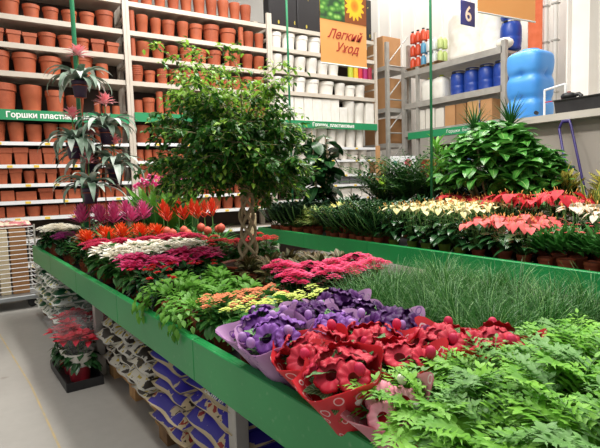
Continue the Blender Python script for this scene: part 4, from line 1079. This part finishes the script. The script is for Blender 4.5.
# gloxinias (wrapped)
gx = [('red_gloxinia', .86, 1.14, 'red gloxinia in red spotted paper nearest the green board'), ('red_gloxinia', 1.06, 1.11, 'red gloxinia in red paper directly behind the fern'),
 ('pink_gloxinia', .885, .97, 'pink and white gloxinia in dusty pink paper beside the fern'), ('red_gloxinia', .90, 1.34, 'red gloxinia in red paper next to the lilac wrapped pots'),
 ('red_gloxinia', 1.12, 1.30, 'red gloxinia in red paper in the middle of the group'), ('red_gloxinia', 1.30, 1.14, 'red gloxinia in red paper between fern and grass'),
 ('purple_gloxinia', .89, 1.56, 'purple gloxinia in lilac spotted paper overhanging the green board'), ('purple_gloxinia', .90, 1.76-.06, 'purple gloxinia in lilac paper beside yellow kalanchoes, at board'),
 ('purple_gloxinia', 1.11, 1.50, 'purple gloxinia in lilac paper behind the red ones'), ('dark_purple_gloxinia', 1.30, 1.38, 'dark purple gloxinia in lilac paper in front of grass'),
 ('dark_purple_gloxinia', 1.12, 1.70, 'dark purple gloxinia beside the yellow kalanchoes'), ('dark_purple_gloxinia', 1.32, 1.60, 'dark purple gloxinia at the grass edge, further one'), ('dark_purple_gloxinia', 1.36, 1.80, 'dark purple gloxinia nearest the burgundy leaves'), ('red_gloxinia', 1.42, 1.02, 'red gloxinia in red paper furthest right beside the grass')]
for i, (k, x, y, lab) in enumerate(gx):
    edge = x < 1.0
    plant(k, x+(.085 if edge else .03), y, lab, 'gloxinia', 'gloxinias in wrapping paper', s=1.12 if k != 'pink_gloxinia' else .92, tilt=.32 if edge else .05)
grid('yellow_kalanchoe', 'yellow-green kalanchoe', 'kalanchoe', e0(.07), lambda y: 1.42, 1.82, 2.08, .16, .2, s=(1.08, 1.18), where=' behind the purple gloxinias')
grid('orange_kalanchoe', 'orange kalanchoe', 'kalanchoe', e0(.07), lambda y: 1.32, 2.14, 2.42, .15, .17, where=' behind the yellow ones')
grid('burgundy_leaved_plant', 'low burgundy-leaved plant', 'foliage plant', lambda y: 1.5, lambda y: 1.9, 1.9, 2.2, .17, .17, where=' between gloxinias and grass', test=lambda x, y: x < 1.62+.8*(y-1.85))
grid('hot_pink_kalanchoe', 'hot pink kalanchoe', 'kalanchoe', lambda y: 1.42, lambda y: 2.2, 2.25, 2.70, .19, .2, s=(.95, 1.1), where=' right of the light green plants')
grid('leafy_pot_plant', 'light green small-leaved plant', 'foliage plant', e0(.21), lambda y: 1.42, 2.45, 3.25, .19, .19, where=' in front of ficus')
grid('trailing_leafy_plant', 'bright trailing green plant', 'foliage plant', e0(.055), e0(.2), 2.30, 2.85, .15, .18, s=(1.0, 1.2), where=' spilling over the green board')
grid('small_red_flowered_plant', 'dark green plant with small red flowers', 'flowering plant', e0(.06), e0(.26), 2.92, 3.30, .18, .17, where=' by the board')
grid('small_red_flowered_plant', 'dark bushy plant with few red blooms', 'flowering plant', e0(.06), lambda y: 1.5, 3.30, 3.50, .18, .17, where=' below the pink poinsettias')
grid('bronze_leaved_plant', 'bronze and cream marbled-leaf plant', 'foliage plant', lambda y: 1.62, lambda y: 2.35, 2.80, 3.42, .2, .2, s=(1, 1.15), where=' right of ficus pot', test=lambda x, y: (x-1.86)**2+(y-3.62)**2 > .30**2)
grid('pink_poinsettia', 'deep pink poinsettia', 'poinsettia', e0(.08), lambda y: 1.60, 3.50, 3.86, .20, .2, where=' in the foremost pink band')
grid('white_poinsettia', 'ivory white poinsettia', 'poinsettia', e0(.08), lambda y: 1.62, 3.90, 4.50, .19, .2, s=(1.04, 1.14), where=' in the white band')
grid('crimson_kalanchoe', 'crimson-pink flowering plant', 'flowering plant', e0(.08), lambda y: 1.9, 4.58, 5.0, .2, .2, s=(1.0, 1.1), where=' behind the white band')
grid('scarlet_begonia', 'scarlet flowering plant', 'flowering plant', lambda y: 1.70, lambda y: 2.4, 3.98, 4.4, .21, .2, s=(1, 1.15), where=' behind ficus trunk', test=lambda x, y: (x-1.86)**2+(y-3.62)**2 > .27**2)
grid('orange_guzmania', 'orange-red guzmania', 'bromeliad', e0(.16), lambda y: 1.75, 5.22, 5.75, .18, .24, s=(1.1, 1.25), where=' with star heads')
grid('globe_bromeliad', 'coral globe-headed bromeliad', 'bromeliad', lambda y: 1.62, lambda y: 2.4, 4.95, 5.42, .19, .24, s=(.92, 1.04), where=' left of ficus trunk', z=None)
grid('red_guzmania', 'tall red guzmania', 'bromeliad', lambda y: 1.78, lambda y: 2.5, 5.45, 6.0, .19, .25, s=(1.05, 1.2), where=' behind the globe heads')
grid('fuchsia_guzmania', 'fuchsia guzmania', 'bromeliad', e0(.28), lambda y: 1.8, 5.85, 6.4, .17, .26, s=(1.2, 1.35), where=' near the far end')
grid('curcuma', 'pink curcuma with tall broad leaves', 'curcuma', lambda y: 1.80, lambda y: 2.46, 6.05, 7.0, .24, .28, s=(1.35, 1.6), where=' at far end')
plant('silver_veined_alocasia', ex(6.2)+.40, 5.75, 'silver-veined alocasia at the far left of the front table', 'alocasia', 'alocasias', s=1.15)
plant('silver_veined_alocasia', ex(6.2)+.55, 6.75, 'silver-veined alocasia behind the fuchsia guzmanias', 'alocasia', 'alocasias', s=1.2)
grid('magenta_cyclamen', 'magenta cyclamen', 'cyclamen', e0(.09), e0(.3), 5.95, 6.45, .2, .2, s=(1.2, 1.3), where=' at the far left corner')
grid('white_cyclamen', 'white cyclamen', 'cyclamen', e0(.09), e0(.4), 6.50, 7.1, .2, .2, s=(1.3, 1.45), where=' at the far left corner')
grid('bushy_dark_plant', 'dark green bushy plant', 'foliage plant', e0(.13), e0(.16), 4.95, 5.85, .2, .3, s=(.42, .5), where=' along the board')

# ----------------------------------------------------------------- ficus with braided trunk
fr = empty('braided_ficus', (1.86, 3.62, TZ+.02), 0, 'tall weeping ficus tree with braided trunk in wide brown bowl pot', 'tree')
b = MB(); b.lathe([(.15, 0), (.20, .04), (.225, .11), (.235, .115), (.235, .13), (.222, .13), (.215, .115)], 32); b.lathe([(.216, .112), (0, .125)], 20, mi=1, capb=False); b.build('bowl_pot', [T['terra2'], T['soil']], fr, True)
for k in range(8):
    pts = []
    for i in range(27):
        t = i/26; a = k*PI/4+(1 if k % 2 else -1)*t*2*PI*1.3; r = .074*(1-.5*t)+.010*math.sin(3*t*PI+k)
        if t < .1: r += .05*(.1-t)/.1
        pts.append((r*math.cos(a), r*math.sin(a), .10+.66*t))
    MB().tube(pts, [.0135-.004*i/26 for i in range(27)], 8).build('braided_stem', T['bark'], fr, True)
b = MB(); lf = MB(); q = random.Random(21)
def twig(p, az, el, L, n, r):
    pts = [p]; P = Vector(p); e = el; a = az
    for k in range(n):
        P = P+Vector((math.cos(a)*math.cos(e), math.sin(a)*math.cos(e), math.sin(e)))*(L/n); e -= q.uniform(.02, .22); a += q.uniform(-.25, .25); pts.append(P.copy())
    b.tube(pts, [r*(1-.7*i/n) for i in range(n+1)], 5); return pts, a, e
for i in range(64):
    az = i*2.4+q.uniform(-.3, .3); up = q.random(); z = .6
    p0 = Vector((-.03, .02, 0))+Vector(V(az, .03, .76+.55*up*q.random())); el = q.uniform(.30, .8)+.62*up
    pts, a, e = twig(p0, az, el, (q.uniform(.26, .42)+.30*up+(.10 if up < .4 else 0))*(1-.16*math.cos(az+.58)), 8, .009)
    for j, pp in enumerate(pts[2:]):
        for s in range(3):
            t2, a2, e2 = twig(pp, a+q.uniform(-1.6, 1.6), e+q.uniform(-.5, .6), q.uniform(.10, .26), 6, .003)
            for m_, p2 in enumerate(t2):
                for w_ in range(2):
                    new = (p2.z if isinstance(p2, Vector) else p2[2]) > 1.40 and q.random() < .6 or q.random() < .12  # picks the painted-lit leaf colour, most often high in the crown
                    lf.leaf(p2, a2+q.uniform(-1.6, 1.6), q.uniform(-.9, .3), q.uniform(.045, .072), .031, q.uniform(.2, 1.1), 3, .18, 'ovate', 1 if new else 0, q.uniform(-.5, .5))
b.tube([(0, 0, .7), (.01, 0, 1.0), (.0, .01, 1.5)], [.02, .014, .004], 7)
for az, el, L in ((.3, 1.5, 1.0), (2.2, 1.35, 1.0), (4.1, 1.4, .9), (2.9, 1.2, 1.05), (2.6, 1.4, 1.1), (5.5, 1.35, .8), (1.2, 1.25, .8), (3.5, 1.2, .85), (4.8, 1.25, .75), (.0, 1.2, .7), (3.0, 1.4, .8), (2.0, 1.5, 1.0)):
    pts, a, e = twig((0, 0, 1.0), az, el, L, 9, .008)
    for pp in pts[2:]:
        for s in range(4):
            t2, a2, e2 = twig(pp, q.uniform(0, 6.3), q.uniform(-.2, .8), .12, 4, .002)
            for p2 in t2: lf.leaf(p2, q.uniform(0, 6.3), q.uniform(-.7, .4), .055, .026, .6, 3, .18, 'ovate', 1 if q.random() < .6 else 0)  # top sprigs take mostly the leaf colour with light painted in
b.build('branches', T['bark'], fr, True); lf.build('foliage', [L_['ficus'], L_['ficus_lit']], fr, True)

# ----------------------------------------------------------------- bromeliad tower
tw = empty('plant_tower', (1.13, 6.0, TZ), 0, 'slim metal tower of rods and rings holding bromeliad pots', 'plant stand')
for sx in (-.03, .16): MB().tube([(sx, 0, 0), (sx, 0, 1.95)], .007, 6).build('rod', T['terra2'], tw)
ar = [(-.05, -.06, 1.78-.80+.80, 0), (.20, -.06, 1.28, 1), (.27, -.05, .83, 2), (-.02, -.09, .62, 3), (-.14, -.02, 1.12, 4), (.05, .1, .95, 5)]
ae = []
for v in range(2):
    b1 = MB()
    for i in range(28):
        a = i*2.4; b1.leaf(V(a, .015, .14), a, 1.35-.03*i+rnd(-.25, .25), rnd(.26, .46), .068, rnd(1.6, 2.9), 8, .28, 'strap', 0 if i % 3 else 1)
    fs_ = bract_head((0, 0, .38), 28, .15, .036, F_['apink'], 2.2, (.2, 1.4), 'flower_head', .02, 'lance')
    bp = MB(); bp.lathe([(.055, 0), (.07, .13), (.075, .135), (.075, .15), (.068, .15), (.066, .13)], 16); bp.lathe([(.066, .13), (0, .135)], 10, mi=1, capb=False)
    ae.append([('pot', bp.mesh('pot_body', [T['purple'], T['soil']])), ('foliage', b1.mesh('foliage', [L_['silver'], L_['silverb']], True)), fs_, stalks([((0, 0, .12), (0, 0, .40))], .006)])
proto('silver_bromeliad', ae)
names = ['topmost on the tower', 'second on the tower, right side', 'third on the tower, far right', 'lowest on the tower, just above fuchsia heads', 'left side of the tower, middle', 'back of the tower, half hidden']
for x, y, z, i in ar:
    plant('silver_bromeliad', 1.13+x, 6.0+y, f'silver-leaved bromeliad in dark purple pot, {names[i]}', 'bromeliad', 'silver bromeliads on the tower', z=TZ+z, s=1.15, rz=i*1.3)
    rg = MB(); rg.lathe([(.085, -.004), (.085, .004), (.078, .004), (.078, -.004), (.085, -.004)], 20, (x, y, z+.12), capb=False); rg.tube([(x, y+.08, z+.12), (min(.16, max(-.03, x)), 0, z+.12)], .004, 5); rg.box((x, y, z-.004), (.12, .02, .006)); rg.tube([(x, y, z-.004), (min(.16, max(-.03, x)), 0, z-.004)], .004, 5); rg.build('pot_ring', T['terra2'], tw)

# ----------------------------------------------------------------- far table
e2 = lambda d: (lambda y: ex2(y)+d)
grid('dark_zz_plant', 'dark glossy leaved plant', 'foliage plant', e2(.09), e2(.62), 6.05, 7.0, .2, .17, s=(.98, 1.15), where=' at the left end of far table')
grid('variegated_dracaena', 'cream-edged dracaena', 'foliage plant', e2(.09), e2(.3), 5.55, 6.05, .2, .17, s=(.95, 1.15), where=' along the far board')
grid('yellow_marked_plant', 'yellow-marked leafy plant', 'foliage plant', e2(.40), e2(.85), 5.0, 6.0, .22, .25, s=(1.1, 1.3), where=' on the far table')
grid('dark_zz_plant', 'low dark glossy plant', 'foliage plant', e2(.09), e2(.3), 5.15, 5.55, .2, .17, s=(.95, 1.1), where=' right of the cream-edged dracaenas')
grid('tall_zz_plant', 'tall dark feathery plant', 'foliage plant', e2(.10), e2(.5), 4.35, 5.15, .2, .17, s=(.9, 1.05), where=' along the far board')
grid('cream_anthurium', 'cream-yellow anthurium', 'anthurium', e2(.12), e2(1.0), 3.15, 4.3, .26, .24, s=(.92, 1.02), where=' on the far table')
grid('coral_anthurium', 'coral anthurium', 'anthurium', e2(.12), e2(.75), 2.45, 3.15, .28, .24, s=(.9, 1.0), where=' on the far table')
grid('red_anthurium', 'bright red anthurium', 'anthurium', e2(.85), e2(1.35), 2.5, 3.35, .27, .28, s=(.95, 1.1), where=' behind the coral ones')
grid('red_anthurium', 'bright red anthurium', 'anthurium', e2(1.1), e2(1.6), 3.5, 4.3, .27, .28, s=(.95, 1.05), where=' behind the cream ones')
grid('white_anthurium', 'white-pink anthurium', 'anthurium', e2(.55), e2(1.15), 1.55, 2.45, .27, .24, s=(.88, 1.0), where=' on the far table')
grid('red_tipped_bushy_plant', 'bushy green plant with small coral blooms', 'flowering plant', e2(.12), e2(.5), 1.3, 2.45, .24, .2, s=(.9, 1.05), where=' at the board')
grid('red_anthurium', 'small red anthurium', 'anthurium', e2(.5), e2(.65), 1.2, 1.75, .27, .27, s=(.78, .84), where=' at the right edge')
grid('striped_sword_plant', 'yellow-edged sword-leaved plant', 'foliage plant', e2(1.3), e2(1.75), 1.5, 2.7, .22, .2, s=(1.5, 1.7), where=' at the back right')
grid('croton', 'dark croton with yellow-veined leaves', 'croton', e2(1.75), e2(2.2), 2.2, 3.3, .45, .36, s=(.92, 1.1), where=' at the back', z=TZ-.02)
plant('schefflera', ex2(4)+1.75, 3.95, 'large glossy green schefflera bush towering over the red anthuriums', 'shrub', 'scheffleras', s=1.0, z=TZ-.02)
plant('schefflera', ex2(4)+1.95, 3.72-.1, 'lower green schefflera bush at right of the big one', 'shrub', 'scheffleras', s=.82, z=TZ-.02)
plant('cane_dracaena', ex2(4)+1.75, 4.85, 'bright green cane dracaena left of the schefflera', 'dracaena', 'dracaenas', s=.9, z=TZ-.02)
plant('spiky_dracaena', ex2(4)+2.1, 4.50, 'spiky fine-leaved dracaena head above the schefflera, left one', 'dracaena', 'spiky dracaenas', s=.96, z=TZ-.02)
plant('spiky_dracaena', ex2(4)+2.1, 3.95, 'spiky fine-leaved dracaena head above the schefflera, right one', 'dracaena', 'spiky dracaenas', s=.96, z=TZ-.02)
for i, (x, y) in enumerate(((5.45, 5.2), (5.75, 5.8), (5.45, 5.75), (5.85, 5.2))):
    plant('parlour_palm', x, y, f'dark feathery palm on far table, {ORD[i]} from the schefflera', 'palm', 'palms on the far table', s=.95, z=TZ-.02)
grid('bushy_dark_plant', 'dark green leafy plant', 'foliage plant', e2(.95), e2(1.6), 4.4, 6.6, .34, .34, s=(.85, 1.15), where=' in middle of far table')
grid('bushy_dark_plant', 'tall dark leafy plant', 'foliage plant', e2(1.7), e2(2.2), 2.9, 4.9, .34, .34, s=(1.2, 1.5), where=' below the schefflera')
plant('rubber_plant', 4.75, 6.60, 'tall dark rubber plant with big drooping leaves before the white pots', 'rubber plant', 'rubber plants', s=1.05, z=TZ-.02)

# ----------------------------------------------------------------- poinsettias in sleeves, boxed, on the floor
film = NT('clear_sleeve_film'); film.b.inputs['Base Color'].default_value = (.9, .9, .92, 1); film.b.inputs['Roughness'].default_value = .12
tb = film.node('ShaderNodeBsdfTransparent'); mx = film.node('ShaderNodeMixShader'); mx.inputs[0].default_value = .07
film.link(tb.outputs[0], mx.inputs[1]); film.link(film.b.outputs[0], mx.inputs[2]); film.link(mx.outputs[0], film.n['Material Output'].inputs[0])
whb = mat('white_paper_band', 'E6E2DA', .6, 'D8D4CC', 20); drk = mat('dark_red_pot_wrap', '8C1F2C', .4, 'A32A38', 12)
def sleeved(x, y, z, s, label):
    r = plant('red_poinsettia', x, y, label, 'poinsettia', 'sleeved red poinsettias under the table', z=z, s=s)
    b = MB(); b.lathe([(.062, 0), (.068, .10), (.10, .24), (.155, .38)], 18, wob=lambda t, rr, zz, j: (rr*(1+.04*math.sin(6*t+j)), zz), capb=False); b.build('clear_sleeve', film.m, r, True)
    MB().lathe([(.064, .0), (.071, .10)], 18, capb=False).build('pot_wrap', drk, r, True)
    MB().lathe([(.0735, .10), (.098, .20)], 18, capb=False).build('paper_band', whb, r, True)
def crate(x, y, w, d, label):
    r = empty('plant_crate', (x, y, 0), TH, label, 'crate', 'flat crates of poinsettias')
    m = MB(); m.box((0, 0, .015), (w, d, .03)); m.build('base', T['black'], r)
    for sx in (-1, 1): MB().box((sx*w/2, 0, .035), (.012, d, .07)).build('side', T['black'], r); MB().box((0, sx*d/2, .035), (w, .012, .07)).build('end', T['black'], r)
    return r
crate(.645, 4.55, .27, .70, 'low crate of sleeved red poinsettias beside the aisle'); crate(1.08, 4.72, .30, .60, 'low crate of sleeved red poinsettias further under table')
for i in range(3): sleeved(.650-.012*i, 4.36+.205*i, .032, 1.18, f'red poinsettia in clear sleeve, aisle crate, {["nearest","middle","furthest"][i]}')
for i in range(3): sleeved(1.09-.012*i, 4.52+.205*i, .032, 1.1, f'red poinsettia in clear sleeve, inner crate, {["nearest","middle","furthest"][i]}')
for i in range(2): sleeved(.74+.3*i, 5.22, .0, 1.25, f'tall red poinsettia in clear sleeve behind the crates, {["aisle side","inner side"][i]}')

# ----------------------------------------------------------------- wire cage trolley at far left
r = empty('wire_trolley', (.15, 7.85, 0), .04, 'grey wire cage trolley with cardboard sheets at far left', 'trolley')
for k in range(15): MB().tube([(-.55, -.30, .26+k*.060), (.52, -.30, .26+k*.060), (.52, .30, .26+k*.060)], .0055, 5).build('wire', T['rail'], r)
for x, y in ((.52, -.30), (.52, .30), (-.55, -.30), (-.02, -.30)): MB().tube([(x, y, .1), (x, y, 1.13)], .012, 8).build('cage_post', T['metal'], r)
MB().bbox((0, 0, .155), (1.16, .66, .06), .01).build('platform', mat('steel_platform', '8E9396', .35, 'A4A8AA', 4, metal=.4), r)
for x in (-.45, .45):
    for y in (-.22, .22):
        w_ = MB().lathe([(.02, -.015), (.055, -.015), (.06, 0), (.055, .015), (.02, .015)], 14, capt=True).build('caster', T['black'], r, True); w_.matrix_local = Matrix.Translation((x, y, .062)) @ Matrix.Rotation(PI/2, 4, 'X')
for i, (x, w_, m_, n_) in enumerate(((-.30, .46, mat('pale_cardboard', 'D8C8A8', .8), 'pale'), (.02, .12, T['card'], 'mid-brown'), (.16, .12, mat('beige_board', 'CDBC9C', .8), 'beige'), (.34, .20, T['cardd'], 'dark brown'))):
    o = MB().bbox((0, 0, .44), (w_, .3, .88), .006).build('cardboard_sheets', m_); o.location = (.15+x, 7.86, .187); tag(o, f'{n_} stack of upright cardboard inside the wire trolley', 'cardboard')
bgm = sackmat('printed_bag_film', 'D8CCB4', 'C9747A', '6E8A4A', 'A84A3A', .55)
for i in range(3):
    o = sackmesh(.34, .30, .11, 70+i).build('small_bag', bgm, None, True); o.location = (-.10+.30*i, 7.88, 1.07+.002); tag(o, f'small printed bag lying on the wire trolley load, {ORD[i]} from left', 'bag', 'bags on the wire trolley')

#@@CAMERA
f = 500.; M3 = [[0.834628, 0.072031, -0.546084, 0.0], [-0.550003, 0.055194, -0.833337, 0.0], [-0.029885, 0.995874, 0.085684, 1.6], [0, 0, 0, 1]]
cam = bpy.data.cameras.new('camera'); cam.sensor_width = 36; cam.lens = 30; cam.clip_start = .05
co = bpy.data.objects.new('camera', cam); col.objects.link(co)
co.matrix_world = Matrix(M3); sc.camera = co

w = bpy.data.worlds.new('world'); sc.world = w; w.use_nodes = True
w.node_tree.nodes['Background'].inputs[0].default_value = (1, .97, .93, 1)
w.node_tree.nodes['Background'].inputs[1].default_value = .42
def area(name, loc, sx, sy, e, c=(1, .96, .9), aim=None):
    l = bpy.data.lights.new(name, 'AREA'); l.shape = 'RECTANGLE'; l.size = sx; l.size_y = sy; l.energy = e; l.color = c
    o = bpy.data.objects.new(name, l); col.objects.link(o); o.location = loc
    if aim: o.rotation_euler = (Vector(aim)-Vector(loc)).to_track_quat('-Z', 'Y').to_euler()
    return o
area('hall_lamp_row', (3.4, 3.5, 7.2), .5, 9, 640)
area('hall_lamp_row', (.0, 1.5, 7.0), .5, 7, 230)
area('hall_lamp_row', (5.0, 5.6, 7.6), 4, .5, 300)
area('hall_lamp_row', (9.8, 8, 8.5), .6, 8, 380)
vs = sc.view_settings; vs.view_transform = 'Standard'; vs.look = 'None'; vs.exposure = 0; vs.gamma = 1; vs.use_curve_mapping = False
